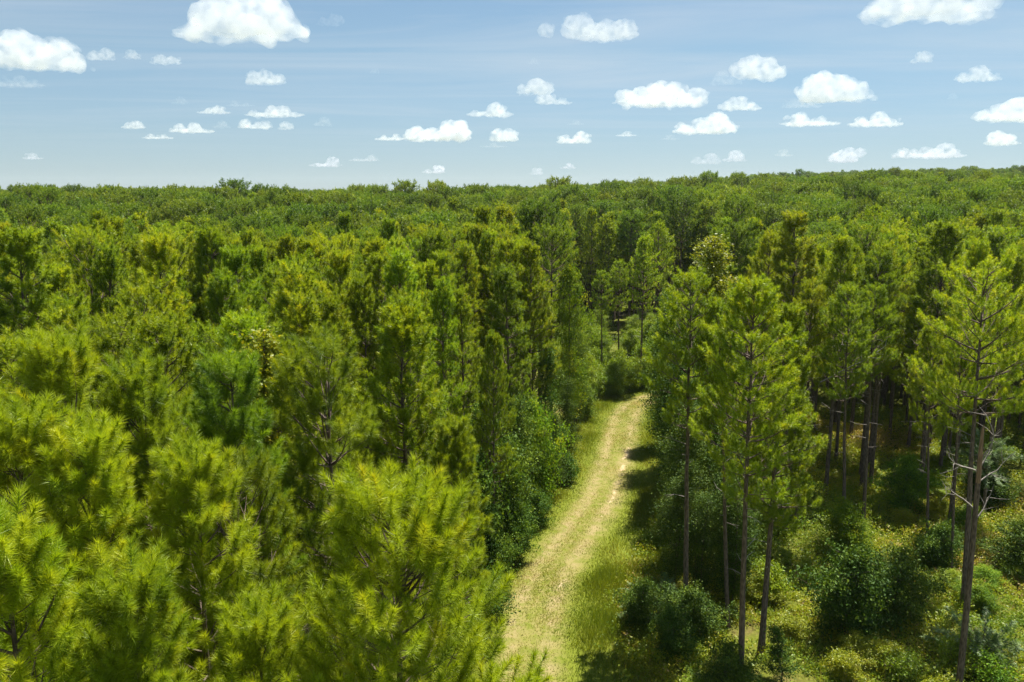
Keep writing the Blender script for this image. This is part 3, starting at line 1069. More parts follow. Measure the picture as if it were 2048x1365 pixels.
tag(woods, 'far-off pine woods that run together to the horizon', 'woods', kind='stuff')
ng = bpy.data.node_groups.new('stand_trees', 'GeometryNodeTree')
ng.interface.new_socket('Geometry', in_out='INPUT', socket_type='NodeSocketGeometry')
ng.interface.new_socket('Geometry', in_out='OUTPUT', socket_type='NodeSocketGeometry')
gi, go = ng.nodes.new('NodeGroupInput'), ng.nodes.new('NodeGroupOutput')
ip = ng.nodes.new('GeometryNodeInstanceOnPoints')
ci = ng.nodes.new('GeometryNodeCollectionInfo')
ci.inputs['Collection'].default_value = far_col
ci.inputs['Separate Children'].default_value = True
ci.inputs['Reset Children'].default_value = True
ip.inputs['Pick Instance'].default_value = True


def named(nm, ty):
    n = ng.nodes.new('GeometryNodeInputNamedAttribute')
    n.data_type = ty
    n.inputs['Name'].default_value = nm
    return n.outputs['Attribute']


cx1 = ng.nodes.new('ShaderNodeCombineXYZ')
cx2 = ng.nodes.new('ShaderNodeCombineXYZ')
ng.links.new(named('turn', 'FLOAT'), cx1.inputs[2])
wd = named('wide', 'FLOAT')
ng.links.new(wd, cx2.inputs[0])
ng.links.new(wd, cx2.inputs[1])
ng.links.new(named('tall', 'FLOAT'), cx2.inputs[2])
ng.links.new(gi.outputs[0], ip.inputs['Points'])
ng.links.new(ci.outputs[0], ip.inputs['Instance'])
ng.links.new(named('kind_index', 'INT'), ip.inputs['Instance Index'])
ng.links.new(cx1.outputs[0], ip.inputs['Rotation'])
ng.links.new(cx2.outputs[0], ip.inputs['Scale'])
ng.links.new(ip.outputs[0], go.inputs[0])
md = woods.modifiers.new('trees', 'NODES')
md.node_group = ng
print('pines', len(pines), 'out to', PINE_DMAX, 'far', n_far)
# ------------------------------------------------------------------ broad-leaved trees and shrubs
BL = {
    'column': Broadleaf(1, H=10, radius=1.9, shape='column', leaf=.115, spread=.28, per=64, density=2.1),
    'column2': Broadleaf(2, H=10, radius=1.6, shape='cone', leaf=.115, spread=.28, per=64, density=2.1),
    'tall': Broadleaf(3, H=12, radius=2.1, shape='column', base=.06, leaf=.11, spread=.32, per=60, density=2.4, stems=2),
    'tall2': Broadleaf(4, H=11, radius=1.8, shape='round', base=.10, leaf=.11, spread=.34, per=60, density=2.3, stems=3),
    'mound': Broadleaf(5, H=4.5, radius=2.4, shape='mound', base=.06, leaf=.12, spread=.24, per=50, density=3.2, stems=5, girth=.06),
    'shrub': Broadleaf(6, H=2.4, radius=1.3, shape='mound', base=.08, leaf=.12, spread=.2, per=30, density=3.6, stems=5, girth=.03),
    'shrub2': Broadleaf(7, H=2.0, radius=1.1, shape='round', base=.10, leaf=.10, spread=.22, per=28, density=3.4, stems=4, girth=.025),
    'slender': Broadleaf(8, H=18, radius=1.1, shape='column', base=.62, leaf=.13, spread=.26, per=36, density=1.2, girth=.09),
    'cedar': Broadleaf(9, H=2.6, radius=.8, shape='cone', base=.05, leaf=.07, spread=.12, per=40, density=6.0, girth=.04),
}
_bl_mesh = {}


def leafy(kind, x, y, H, label, name='broadleaf_tree', cat='tree', group=None, mat=None, wide=1.0, rz=0.0):
    mat = mat or m_leaf
    b = BL[kind]
    h0 = max(p[0][-1][2] for p in b.paths[:1])
    key = (kind, mat.name)
    if key not in _bl_mesh:
        _bl_mesh[key] = b.leaf_mesh('leaf_crown', mat)
    if kind not in _bl_mesh:
        _bl_mesh[kind] = b.stem_mesh('leafy_stem')
    s = H / h0
    w = s ** .55 * wide
    g = float(ground_z(x, y))
    return place(name, [('trunk' if 'tree' in name else 'stem', _bl_mesh[kind]), ('crown' if 'tree' in name else 'foliage', _bl_mesh[key])], (x, y, g - .02), rz, (w, w, s), label=label, cat=cat, group=group)


m_brightleaf = leaf_material('bright_young_leaves', [(0.0, (0.11, 0.19, 0.014)), (0.6, (0.21, 0.29, 0.014)), (1.0, (0.31, 0.34, 0.016))], trans=.4, rand=.3)


m_weedbush = leaf_material('yellowing_leaves', [(0.0, (0.15, 0.20, 0.012)), (0.6, (0.27, 0.29, 0.014)), (1.0, (0.38, 0.33, 0.02))], trans=.4, rand=.2)


m_vergeshade = leaf_material('shaded_verge_leaves', [(0.0, (0.034, 0.080, 0.013)), (0.5, (0.080, 0.150, 0.014)), (1.0, (0.20, 0.27, 0.015))], trans=.28, rough=.6, spec=.16, rand=.25, hue=.01, val=.12)  # broad-leaf green darkened to hold the left verge's shading in its colour


def top_at(px, py, Y):
    return float(at_depth(px, py, Y)[2])


LG = 'leafy trees along the left verge'
leafy('column', 5.2, 70, 16.6, 'tallest bright-leaved column of a tree on the left verge near the bend', group=LG, wide=.75, rz=.5)
leafy('column2', 2.6, 61, top_at(1095, 690, 61), 'leafy green tree in front of the tall bright column on the left verge', group=LG, rz=1.2, mat=m_vergeshade)
leafy('column', 4.7, 64.5, top_at(1155, 760, 64.5), 'dark blue-green leafy tree at the left verge, close to the bend', group=LG, mat=m_darkshade, wide=.8, rz=2.1)
leafy('column2', 3.3, 58.5, top_at(1115, 830, 58.5), 'narrow vine-like dark column on the left verge', group=LG, mat=m_darkshade, wide=.75, rz=2.8)
leafy('tall2', .1, 52.5, top_at(1040, 830, 52.5), 'rounded leafy tree in the middle of the left verge', group=LG, wide=.95, rz=3.3, mat=m_vergeshade)
leafy('column', -1.7, 46.5, top_at(975, 805, 46.5), 'leafy green tree below the yellowish leaning pine', group=LG, rz=.9, mat=m_vergeshade)
leafy('tall2', -.9, 49.5, top_at(1000, 900, 49.5), 'shaded leafy tree low on the left verge', group=LG, mat=m_darkshade, rz=4.0)
leafy('tall2', -2.4, 43, top_at(965, 960, 43), 'leafy tree nearest the front pine on the left verge', group=LG, wide=.85, rz=4.8, mat=m_vergeshade)
leafy('tall', -5.2, 39, top_at(815, 865, 39), 'leafy tree showing between two pines left of the verge', group=LG, wide=.8, rz=5.2, mat=m_vergeshade)
leafy('column2', -9.6, 24.5, 7.5, 'leafy undergrowth tree in the dark gap behind the thin shaded pine', group=LG, rz=1.5, mat=m_vergeshade)
for i, (x, y, H, k, w, mt, lab) in enumerate([(-3.4, 43.5, 8.0, 'mound', 1.0, m_vergeshade, 'broad leafy thicket tree left of the near verge'), (-1.9, 48.2, 8.2, 'mound', .95, m_vergeshade, 'full leafy tree bulging over the left verge'),
                                       (-.4, 54.0, 8.4, 'mound', .9, m_darkshade, 'dark leafy tree in the deepest shade of the left verge'), (1.5, 57.0, 7.4, 'mound', .85, m_leaf, 'bright-topped leafy tree beside the dark column on the left verge'),
                                       (-4.6, 39.6, 6.0, 'mound', .85, m_vergeshade, 'leafy thicket right behind the tip of the front pine')]):
    leafy(k, x, y, H, lab, group=LG, mat=mt, wide=w, rz=i * 1.9)
SG = 'shrubs along the left verge'
leafy('mound', 1.6, 52.4, 2.4, 'low spreading shrub pushing into the left verge below the dark column', name='leafy_shrub', cat='shrub', group=SG, wide=.8, rz=.2, mat=m_vergeshade)
leafy('mound', .0, 47.2, 3.4, 'round leafy shrub at the edge of the left verge', name='leafy_shrub', cat='shrub', group=SG, wide=.8, rz=1.4, mat=m_vergeshade)
leafy('mound', -1.3, 43.2, 3.6, 'dense green shrub at the near end of the left verge', name='leafy_shrub', cat='shrub', group=SG, wide=.8, rz=2.7, mat=m_vergeshade)
leafy('shrub', -1.4, 40.2, 2.2, 'yellowing shrub beside the tip of the front pine', name='leafy_shrub', cat='shrub', group=SG, rz=3.8, mat=m_vergeshade)
leafy('shrub', 4.3, 60.6, 2.2, 'small shrub at the foot of the dark leafy tree by the bend', name='leafy_shrub', cat='shrub', group=SG, rz=5.0, mat=m_vergeshade)
leafy('mound', 7.0, 79.5, 3.2, 'shrub where the track bends out of sight', name='leafy_shrub', cat='shrub', group=SG, rz=.6, mat=m_vergeshade)
leafy('tall2', 6.3, 76, 9.0, 'leafy tree on the inner left corner of the bend', group=LG, rz=.4, wide=.8, mat=m_vergeshade)
RG = 'leafy trees along the right verge'
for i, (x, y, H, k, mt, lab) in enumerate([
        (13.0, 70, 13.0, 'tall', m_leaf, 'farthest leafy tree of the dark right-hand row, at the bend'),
        (12.6, 64.5, 13.3, 'tall2', m_darkshade, 'second leafy tree from the bend in the dark right-hand row'),
        (12.0, 60.0, 12.6, 'tall', m_darkshade, 'third leafy tree from the bend in the dark right-hand row'),
        (11.2, 55.5, 11.6, 'tall2', m_darkshade, 'dark leafy tree in the middle of the right-hand row'),
        (11.0, 51.3, 11.0, 'tall', m_darkshade, 'dark leafy tree overhanging the shadow on the track'),
        (10.2, 47.3, 9.4, 'tall2', m_darkshade, 'dark leafy tree behind the first bare pine trunk'),
        (8.9, 43.8, 7.4, 'tall', m_darkshade, 'nearest dark leafy tree of the right-hand row'),
        (13.5, 48.0, 8.6, 'tall', m_darkshade, 'dark leafy tree between the two bare pine trunks'),
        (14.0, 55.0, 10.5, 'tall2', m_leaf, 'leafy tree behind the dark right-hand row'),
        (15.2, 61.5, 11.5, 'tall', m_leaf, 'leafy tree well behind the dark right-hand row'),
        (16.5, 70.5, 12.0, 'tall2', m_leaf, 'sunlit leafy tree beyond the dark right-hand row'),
        (12.8, 44.2, 6.4, 'tall2', m_darkshade, 'shaded leafy tree low between the first two pine trunks')]):
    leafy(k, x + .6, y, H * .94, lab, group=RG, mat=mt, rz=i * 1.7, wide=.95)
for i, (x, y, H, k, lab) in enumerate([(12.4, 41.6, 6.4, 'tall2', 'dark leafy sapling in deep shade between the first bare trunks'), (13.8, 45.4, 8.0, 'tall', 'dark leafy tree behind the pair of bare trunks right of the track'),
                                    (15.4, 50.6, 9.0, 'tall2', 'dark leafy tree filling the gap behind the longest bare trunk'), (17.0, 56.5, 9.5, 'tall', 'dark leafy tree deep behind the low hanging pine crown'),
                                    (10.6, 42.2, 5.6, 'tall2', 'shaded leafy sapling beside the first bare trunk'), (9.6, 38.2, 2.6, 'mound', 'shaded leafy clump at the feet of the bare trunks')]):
    leafy(k, x, y, H, lab, group=RG, mat=m_darkshade, rz=i * 2.3)
UG = 'shrubs in the open right stand'
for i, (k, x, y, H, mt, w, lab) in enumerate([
        ('mound', 17.6, 38.6, 4.6, m_darkshade, 1.05, 'largest dark rounded shrub in the open right stand'),
        ('mound', 20.6, 39.6, 3.7, m_darkshade, .95, 'dark shrub joined to the right side of the largest one'),
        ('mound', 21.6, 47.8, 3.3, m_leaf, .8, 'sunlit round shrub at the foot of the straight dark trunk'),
        ('mound', 26.0, 45.6, 3.0, m_darkshade, .9, 'dark shrub behind the broken dead trunk'),
        ('mound', 30.5, 45.0, 3.0, m_darkshade, 1.0, 'dark green shrub at the right edge of the open stand'),
        ('mound', 8.3, 36.6, 2.3, m_darkshade, .85, 'big shaded shrub at the foot of the longest bare trunk'),
        ('mound', 6.9, 39.3, 2.6, m_darkshade, .75, 'shaded shrub reaching over the right verge'),
        ('mound', 9.6, 32.6, 2.6, m_darkshade, .8, 'dark shrub at the bottom edge between track and trunk'),
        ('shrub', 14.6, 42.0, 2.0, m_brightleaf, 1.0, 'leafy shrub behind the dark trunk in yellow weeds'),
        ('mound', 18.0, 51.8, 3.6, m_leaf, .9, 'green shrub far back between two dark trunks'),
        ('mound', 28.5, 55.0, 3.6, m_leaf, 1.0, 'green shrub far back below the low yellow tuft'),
        ('mound', 35.5, 56.0, 3.4, m_darkshade, 1.0, 'dark shrub at the far right of the open stand'),
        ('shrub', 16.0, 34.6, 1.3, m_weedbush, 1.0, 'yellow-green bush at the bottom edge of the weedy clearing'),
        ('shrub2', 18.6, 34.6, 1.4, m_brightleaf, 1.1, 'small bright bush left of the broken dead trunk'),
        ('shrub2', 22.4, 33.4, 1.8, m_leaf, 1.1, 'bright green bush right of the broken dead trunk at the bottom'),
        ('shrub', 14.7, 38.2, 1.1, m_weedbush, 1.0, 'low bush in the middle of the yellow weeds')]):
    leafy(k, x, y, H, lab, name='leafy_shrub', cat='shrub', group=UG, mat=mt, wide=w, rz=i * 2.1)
leafy('cedar', 12.7, 34.2, 2.7, 'small dark pointed evergreen bush in the yellow weeds', name='evergreen_shrub', cat='shrub', rz=.4, mat=m_darkshade, wide=1.1)
leafy('slender', *at_depth(535, 668, 24)[:2], top_at(535, 668, 24), 'small yellow-leaved tree poking out between pines on the left', name='yellow_leaved_tree', rz=.3, mat=m_yellowleaf, wide=1.0)
leafy('slender', *at_depth(1443, 474, 61)[:2], top_at(1443, 474, 61), 'yellow-leaved treetop among the pines right of the track', name='yellow_leaved_tree', rz=1.3, mat=m_yellowleaf, wide=1.5)
for i, (x, y, H, k) in enumerate([(6.6, 86.5, 2.6, 'shrub'), (8.4, 87.6, 3.0, 'mound'), (10.2, 88.0, 2.4, 'shrub'), (11.8, 88.8, 3.2, 'mound'), (13.6, 90.4, 2.6, 'shrub'), (9.4, 90.5, 3.8, 'mound'), (15.4, 92.4, 3.4, 'mound'),
                                 (7.4, 90.2, 4.2, 'mound'), (12.6, 92.2, 4.0, 'mound'), (5.4, 88.6, 3.6, 'mound'), (17.2, 94.0, 3.2, 'shrub')]):
    leafy(k, x, y, H, 'bright bush in the hedge that closes the end of the visible track', name='leafy_shrub', cat='shrub', group='bushes closing the end of the track', rz=i * 1.1, mat=m_brightleaf)
for i in range(60):                                        # bright young growth in the opening beyond the bend
    rx, ry = rng.uniform(5, 24), rng.uniform(85, 128)
    if abs(track_offset(rx, ry)[0]) < 4.5 or (ry < 92 and rx < 15):
        continue
    leafy(['mound', 'shrub', 'tall2'][i % 3], rx, ry, rng.uniform(1.6, 3.0) + .06 * (ry - 85), 'sunlit bright green bush in the opening beyond the bend', name='leafy_shrub', cat='shrub', group='bushes beyond the bend', rz=i, mat=m_brightleaf)
for i in range(46):                                        # low bushes in the weedy clearing on the right
    rx, ry = rng.uniform(8, 36), rng.uniform(31, 60)
    if track_offset(rx, ry)[0] < 6.5 or abs(math.atan2(rx, ry)) > .60:
        continue
    leafy(['shrub', 'shrub2', 'mound'][i % 3], rx, ry, rng.uniform(.7, 1.7), 'low yellow-green bush among the weeds of the open right stand', name='leafy_shrub', cat='shrub', group='low bushes in the weeds', rz=i, mat=[m_brightleaf, m_leaf, m_brightleaf, m_weedbush][i % 4], wide=rng.uniform(.8, 1.2))
for i in range(26):                                        # understorey under the pines on the left, seen through gaps
    rx, ry = rng.uniform(-26, -3), rng.uniform(15, 48)
    if track_offset(rx, ry)[0] > -4.5 or abs(math.atan2(rx, ry)) > .56:
        continue
    leafy(['shrub', 'mound', 'shrub2'][i % 3], rx, ry, rng.uniform(1.6, 4.2), 'leafy undergrowth bush glimpsed under the pines on the left', name='leafy_shrub', cat='shrub', group='bushes under the left pines', rz=i, mat=m_leaf)


class Feathery:
    """A loose shrub of long arching sprays set with small leaflets."""

    def __init__(self, seed, H, radius, n, base=0.0):
        r = np.random.default_rng(seed)
        self.paths, cl, dr = [], [], []
        for k in range(n):
            az, el, L = r.uniform(0, 6.28), math.radians(r.uniform(15, 80)), r.uniform(.6, 1.1)
            p = np.array([r.normal(0, .12), r.normal(0, .12), base])
            pts = [p]
            for i in range(7):
                d = np.array([math.cos(az) * math.cos(el), math.sin(az) * math.cos(el), math.sin(el)])
                pts.append(pts[-1] + d * L * np.array([radius, radius, H - base]) / 6)
                el -= r.uniform(.05, .25)
            pts = np.array(pts)
            self.paths.append((pts, np.linspace(.02, .004, 8)))
            for i in range(40):
                u = r.uniform(.25, 1)
                cl.append([np.interp(u, np.linspace(0, 1, 8), pts[:, j]) for j in range(3)])
                dr.append(unit(pts[-1] - pts[-3]) + r.normal(0, .55, 3))
        if base > .5:
            self.paths.append((np.array([(0, 0, 0), (.1, 0, base * .5), (0, 0, base + .1)]), np.array([.07, .055, .04])))
        self.c, self.d = np.array(cl), unit(np.array(dr))

    def meshes(self, mat):
        r = np.random.default_rng(3)
        n, k = len(self.c), 16
        A, B = frames(self.d)
        u = r.random((n, k))
        side = np.where(r.random((n, k)) < .5, -1, 1)[..., None]
        root = self.c[:, None] + self.d[:, None] * (u * .32)[..., None]
        tip = root + A[:, None] * side * .10 + self.d[:, None] * .05 + r.normal(0, .015, (n, k, 3))
        w = unit(self.d)[:, None] * .016
        V = np.stack([root - w, root + w, tip], 2).reshape(-1, 3)
        t = np.repeat(np.clip(r.normal(.5, .25, n), 0, 1), k)
        v, f = tubes(self.paths, 4)
        return poly_mesh('sprays', V, np.arange(len(V)).reshape(-1, 3), mat, {'tint': ('FACE', t)}), poly_mesh('spray_stem', v, f, m_bark, shade=True)


fa, fs = Feathery(4, 3.0, 2.3, 46).meshes(m_greyleaf)
place('feathery_shrub', [('stem', fs), ('foliage', fa)], (22.9, 35.6, 0), .3, 1.0, label='grey-green feathery shrub at the lower right, beside the broken dead trunk', cat='shrub')
place('feathery_shrub', [('stem', fs), ('foliage', fa)], (7.9, 40.0, 0), 2.3, .8, label='shaded feathery shrub at the foot of the dark right-hand row', cat='shrub')
fa2, fs2 = Feathery(5, 8.2, 2.3, 30, base=5.0).meshes(m_greyleaf)
p = at_depth(1965, 905, 50)
place('feathery_tree', [('trunk', fs2), ('crown', fa2)], (p[0], p[1], 0), 1.0, 1.0, label='pale feathery small tree behind the bare branches of the dead trunk', cat='tree')


# ------------------------------------------------------------------ the broken dead pine
def dead_pine():
    r = np.random.default_rng(9)
    H = 12.7
    zs = np.linspace(0, H, 12)
    T = np.stack([-.25 * (zs / H) ** 1.4, np.zeros(12), zs], 1)
    e = empty('dead_pine', (20.75, 33.4, 0), .0)
    tag(e, 'broken dead pine trunk with pale bare branches at its top', 'dead tree')
    R = .155 - .06 * zs / H
    R[-1] *= .55
    v, f = tubes([(T[:10], R[:10])], 10)
    obj('trunk', poly_mesh('dead_trunk', v, f, m_bark, shade=True), e)
    v, f = tubes([(T[9:], R[9:])], 9)
    top = v[-9:]
    v[-9:, 2] += r.uniform(-.35, .45, 9)                     # torn wood at the break
    obj('broken_top', poly_mesh('broken_top', v, f, m_snag, shade=True), e)
    for k, (z, az, L, up) in enumerate([(11.2, .1, 2.9, 1.25), (10.4, .3, 2.2, .5), (10.9, 3.0, 1.9, .35), (9.1, 2.9, 2.2, .75), (8.6, .2, 1.9, .9), (11.0, .5, 2.2, .85)]):
        p = np.array([np.interp(z, zs, T[:, 0]), 0, z])
        pts, el, a = [p], up, az
        for i in range(6):
            pts.append(pts[-1] + np.array([math.cos(a) * math.cos(el), math.sin(a) * math.cos(el), math.sin(el)]) * L / 6)
            el += r.normal(.02, .2)
            a += r.normal(0, .25)
        pts = np.array(pts)
        paths = [(pts, np.linspace(.045, .008, 7))]
        for j in range(5):
            i = r.integers(2, 6)
            d = unit(pts[i] - pts[i - 1]) + r.normal(0, .7, 3)
            q = pts[i] + unit(d) * r.uniform(.4, 1.0)
            paths.append((np.array([pts[i], (pts[i] + q) / 2 + r.normal(0, .06, 3), q]), np.array([.017, .011, .004])))
        v, f = tubes(paths, 4)
        obj('bare_branch', poly_mesh('bare_branch', v, f, m_deadwood, shade=True), e)
    return e


m_snag = bark_material('torn_wood', (0.30, 0.19, 0.12), (0.15, 0.09, 0.06), scale=(16, 16, 1.5), bump=.5)
dead_pine()


def dead_branch(loc, rz, tiltx, label, seed, L=4.5):
    r = np.random.default_rng(seed)
    pts = np.cumsum(np.vstack([[0, 0, 0], np.tile([L / 7, 0, .12], (7, 1)) + r.normal(0, .09, (7, 3))]), axis=0)
    paths = [(pts, np.linspace(.05, .01, 8))]
    for j in range(14):
        i = r.integers(2, 8)
        d = unit(np.array([.7, r.normal(0, .8), r.normal(.1, .6)]))
        q = pts[i] + d * r.uniform(.5, 1.5)
        paths.append((np.array([pts[i], (pts[i] + q) / 2 + r.normal(0, .1, 3), q]), np.array([.02, .012, .004])))
    v, f = tubes(paths, 4)
    o = obj('dead_branch', poly_mesh('dead_branch', v, f, m_deadwood, shade=True), None, loc)
    o.rotation_euler = (0, tiltx, rz)
    tag(o, label, 'dead branch')


p = at_depth(1640, 765, 49.0)
dead_branch(p, .1, -.35, 'pale bare dead branch caught across the straight dark trunks', 3, 3.6)
p = at_depth(1660, 700, 50.5)
dead_branch(p, .3, .1, 'thin bleached dead branch hanging in the crowns above the clearing', 4, 2.6)
# ------------------------------------------------------------------ grass and weeds
def blades(x, y, h, w, tint, lean=.35, seed=0, z=None):
    """One slim upright triangle pair per blade."""
    r = np.random.default_rng(seed)
    n = len(x)
    a = r.uniform(0, 6.28, n)
    z = ground_z(x, y) + .05 if z is None else z
    root = np.stack([x, y, z], 1)
    side = np.stack([np.cos(a), np.sin(a), np.zeros(n)], 1) * (w * .5)[:, None]
    b = r.uniform(0, 6.28, n)
    ln = np.stack([np.cos(b), np.sin(b), np.zeros(n)], 1) * (h * lean * r.uniform(.2, 1.6, n))[:, None]
    tip = root + ln + np.stack([np.zeros(n), np.zeros(n), h], 1)
    V = np.stack([root - side, root + side, tip], 1).reshape(-1, 3)
    return V, np.arange(3 * n).reshape(n, 3), tint


def noise2(x, y, s, seed):
    """Smooth patchiness from a few sine waves."""
    r = np.random.default_rng(seed)
    v = np.zeros_like(x)
    for k in range(7):
        a, f, p = r.uniform(0, 6.28), s * r.uniform(.5, 2.2), r.uniform(0, 6.28)
        v += np.sin((x * math.cos(a) + y * math.sin(a)) * f + p)
    return v / 3.0


def along_track(n, lo, hi, seed, s0=6, s1=205):
    r = np.random.default_rng(seed)
    i = r.uniform(s0, min(s1, len(TRACK_LINE) - 2), n)
    k = i.astype(int)
    P = TRACK_LINE[k] + (TRACK_LINE[k + 1] - TRACK_LINE[k]) * (i - k)[:, None]
    d = unit(TRACK_LINE[k + 1] - TRACK_LINE[k])
    u = r.uniform(lo, hi, n)
    return P[:, 0] + d[:, 1] * u, P[:, 1] - d[:, 0] * u, u


gr = np.random.default_rng(40)
# short grass on the track, worn away in the wheel lines
x, y, u = along_track(130000, -3.4, 3.6, 41, 40, 200)
worn = np.exp(-((u + .95) / .42) ** 2) + np.exp(-((u - .85) / .38) ** 2)
k = (gr.random(len(x)) > (.45 + .3 * noise2(x, y, 1.6, 10)) * worn) & (gr.random(len(x)) > (np.abs(u) - 1.9) / 1.7) & (gr.random(len(x)) < .75 + .5 * noise2(x, y, 1.3, 3)) & (y > 26)
x, y, u = x[k], y[k], u[k]
n = len(x)
parts = [blades(x, y, gr.uniform(.03, .13, n), gr.uniform(.02, .05, n), np.clip(.56 + .20 * noise2(x, y, .9, 5) + .20 * noise2(x, y, 2.6, 9) + gr.normal(0, .12, n) + .10 - .34 * smooth(.9, 2.1, np.abs(u + .1)), 0, 1), .9, 1)]
# taller yellow-green grass on the verges
for lo, hi, cnt, sd in ((-5.4, -1.5, 76000, 42), (1.6, 7.2, 120000, 43)):
    x, y, u = along_track(cnt, lo, hi, sd, 40, 205)
    k = (y > 26) & (gr.random(len(x)) < (np.abs(u) - 1.5) / 1.6) & (gr.random(len(x)) < .85 + .5 * noise2(x, y, .8, 6))
    x, y, u = x[k], y[k], u[k]
    n = len(x)
    parts.append(blades(x, y, gr.uniform(.12, .42, n) * np.clip((np.abs(u) - .9) / 2, .3, 1) * (1 + .5 * noise2(x, y, .7, 8)).clip(.4, 2), gr.uniform(.02, .05, n), np.clip(.34 + .2 * noise2(x, y, .6, 7) + gr.normal(0, .12, n), 0, 1), .5, 2))


def merge(parts):
    V, F, T, n = [], [], [], 0
    for v, f, t in parts:
        V.append(v)
        F.append(f + n)
        T.append(t)
        n += len(v)
    return np.vstack(V), np.vstack(F), np.concatenate(T)


V, F, T = merge(parts)
tag(obj('grass', poly_mesh('grass', V, F, m_grass, {'tint': ('FACE', T)})), 'grass on the track and its verges', 'grass', kind='stuff')


def weed_patch(cx, cy, h, spread, per, leaf, tone, seed):
    """Loose leafy clumps: leaves spread through the height of each plant."""
    r = np.random.default_rng(seed)
    n = len(cx)
    P = np.stack([np.repeat(cx, per), np.repeat(cy, per), np.zeros(n * per)], 1)
    hh = np.repeat(h, per)
    f = r.random(n * per) ** .65
    sp = np.repeat(spread, per) * (1 - .55 * f)
    P[:, 0] += r.normal(0, 1, n * per) * sp
    P[:, 1] += r.normal(0, 1, n * per) * sp
    P[:, 2] = ground_z(P[:, 0], P[:, 1]) + .03 + f * hh
    m = len(P)
    nr = unit(r.normal(0, 1, (m, 3)) * .8 + np.array([0, 0, .7]))
    a, b = frames(nr)
    th = r.uniform(0, 6.28, m)[:, None]
    a, b = a * np.cos(th) + b * np.sin(th), b * np.cos(th) - a * np.sin(th)
    s = leaf * r.uniform(.55, 1.3, m)[:, None]
    V = np.stack([P - a * s * .5, P + b * s * .33, P + a * s * .55 - nr * s * .12, P - b * s * .33], 1).reshape(-1, 3)
    base = np.arange(m)[:, None] * 4
    F = np.concatenate([base + np.array([0, 1, 2]), base + np.array([0, 2, 3])], 1).reshape(-1, 3)
    t = np.repeat(np.clip(np.repeat(tone, per) + r.normal(0, .10, m), 0, 1), 2)
    return V, F, t


# weeds of the open stand on the right
wr = np.random.default_rng(50)
N = 21000
x, y = wr.uniform(3, 52, N), wr.uniform(22, 82, N)
o = track_offset(x, y)
k = (o > 4.6) & (np.arctan2(x, y) < .70) & (noise2(x, y, .5, 12) > -1.15)
x, y = x[k], y[k]
hgt = np.clip(.62 + .5 * noise2(x, y, .45, 13) + wr.normal(0, .15, len(x)), .15, 1.9)
tone = np.clip(.60 + .26 * noise2(x, y, .28, 14) + wr.normal(0, .14, len(x)), 0, 1)
parts = [weed_patch(x, y, hgt, np.full(len(x), .30), 34, .12, tone, 51)]
# weeds on the verges of the track
for lo, hi, cnt, sd in ((-6.2, -3.0, 1500, 52), (3.6, 7.0, 1300, 53)):
    x, y, u = along_track(cnt, lo, hi, sd, 40, 205)
    k = y > 26
    x, y = x[k], y[k]
    parts.append(weed_patch(x, y, wr.uniform(.1, .5, len(x)), np.full(len(x), .2), 18, .09, np.clip(.5 + .2 * noise2(x, y, .4, 15) + wr.normal(0, .12, len(x)), 0, .95), sd))
# sparse leaves on the floor of the left-hand stand
N = 6000
x, y = wr.uniform(-40, 6, N), wr.uniform(8, 70, N)
k = (track_offset(x, y) < -4.5) & (noise2(x, y, .4, 16) > -.1)
x, y = x[k], y[k]
parts.append(weed_patch(x, y, wr.uniform(.15, 1.1, len(x)), np.full(len(x), .3), 18, .12, np.clip(.35 + wr.normal(0, .15, len(x)), 0, 1), 54))
V, F, T = merge(parts)
tag(obj('undergrowth', poly_mesh('undergrowth', V, F, m_weed, {'tint': ('FACE', T)})), 'yellow-green weeds and low leaves on the ground of the woods', 'undergrowth', kind='stuff')

# dry standing stalks in the clearing
N = 5200
x, y = wr.uniform(8, 40, N), wr.uniform(30, 62, N)
k = (track_offset(x, y) > 6) & (noise2(x, y, .5, 17) > .35)
x, y = x[k], y[k]
V, F, T = blades(x, y, wr.uniform(.5, 1.5, len(x)), np.full(len(x), .022), np.clip(wr.normal(.85, .1, len(x)), 0, 1), .35, 55)
tag(obj('dry_grass', poly_mesh('dry_grass', V, F, m_grass, {'tint': ('FACE', T)})), 'dry straw-coloured grass stalks in the weedy clearing', 'grass', kind='stuff')
# ------------------------------------------------------------------ clouds: fair-weather cumulus with a level base
def cloud_material(name, density, lo, hi):
    m = bpy.data.materials.new(name)
    t = nodes_of(m)
    out = node(t, 'ShaderNodeOutputMaterial')
    pv = node(t, 'ShaderNodeVolumePrincipled')
    pv.inputs['Color'].default_value = (.90, .91, .93, 1)
    pv.inputs['Anisotropy'].default_value = 0.0
    tc = node(t, 'ShaderNodeTexCoord')
    no = node(t, 'ShaderNodeTexNoise', Scale=3.0, Detail=7.0, Roughness=0.54)
    t.links.new(tc.outputs['Object'], no.inputs['Vector'])
    mr = node(t, 'ShaderNodeMapRange')
    mr.inputs['From Min'].default_value = lo
    mr.inputs['From Max'].default_value = hi
    mr.inputs['To Max'].default_value = density
    t.links.new(no.outputs['Fac'], mr.inputs['Value'])
    t.links.new(mr.outputs[0], pv.inputs['Density'])
    t.links.new(pv.outputs[0], out.inputs['Volume'])
    m.cycles.volume_step_rate = 0.35
    return m


m_cloud = cloud_material('cloud', 0.0055, 0.37, 0.66)
m_low = cloud_material('low_cloud', 0.0030, 0.42, 0.66)  # thinner, so clouds low in the sky carry their haze fade in the density
m_wisp = cloud_material('thin_cloud', 0.0013, 0.40, 0.64)
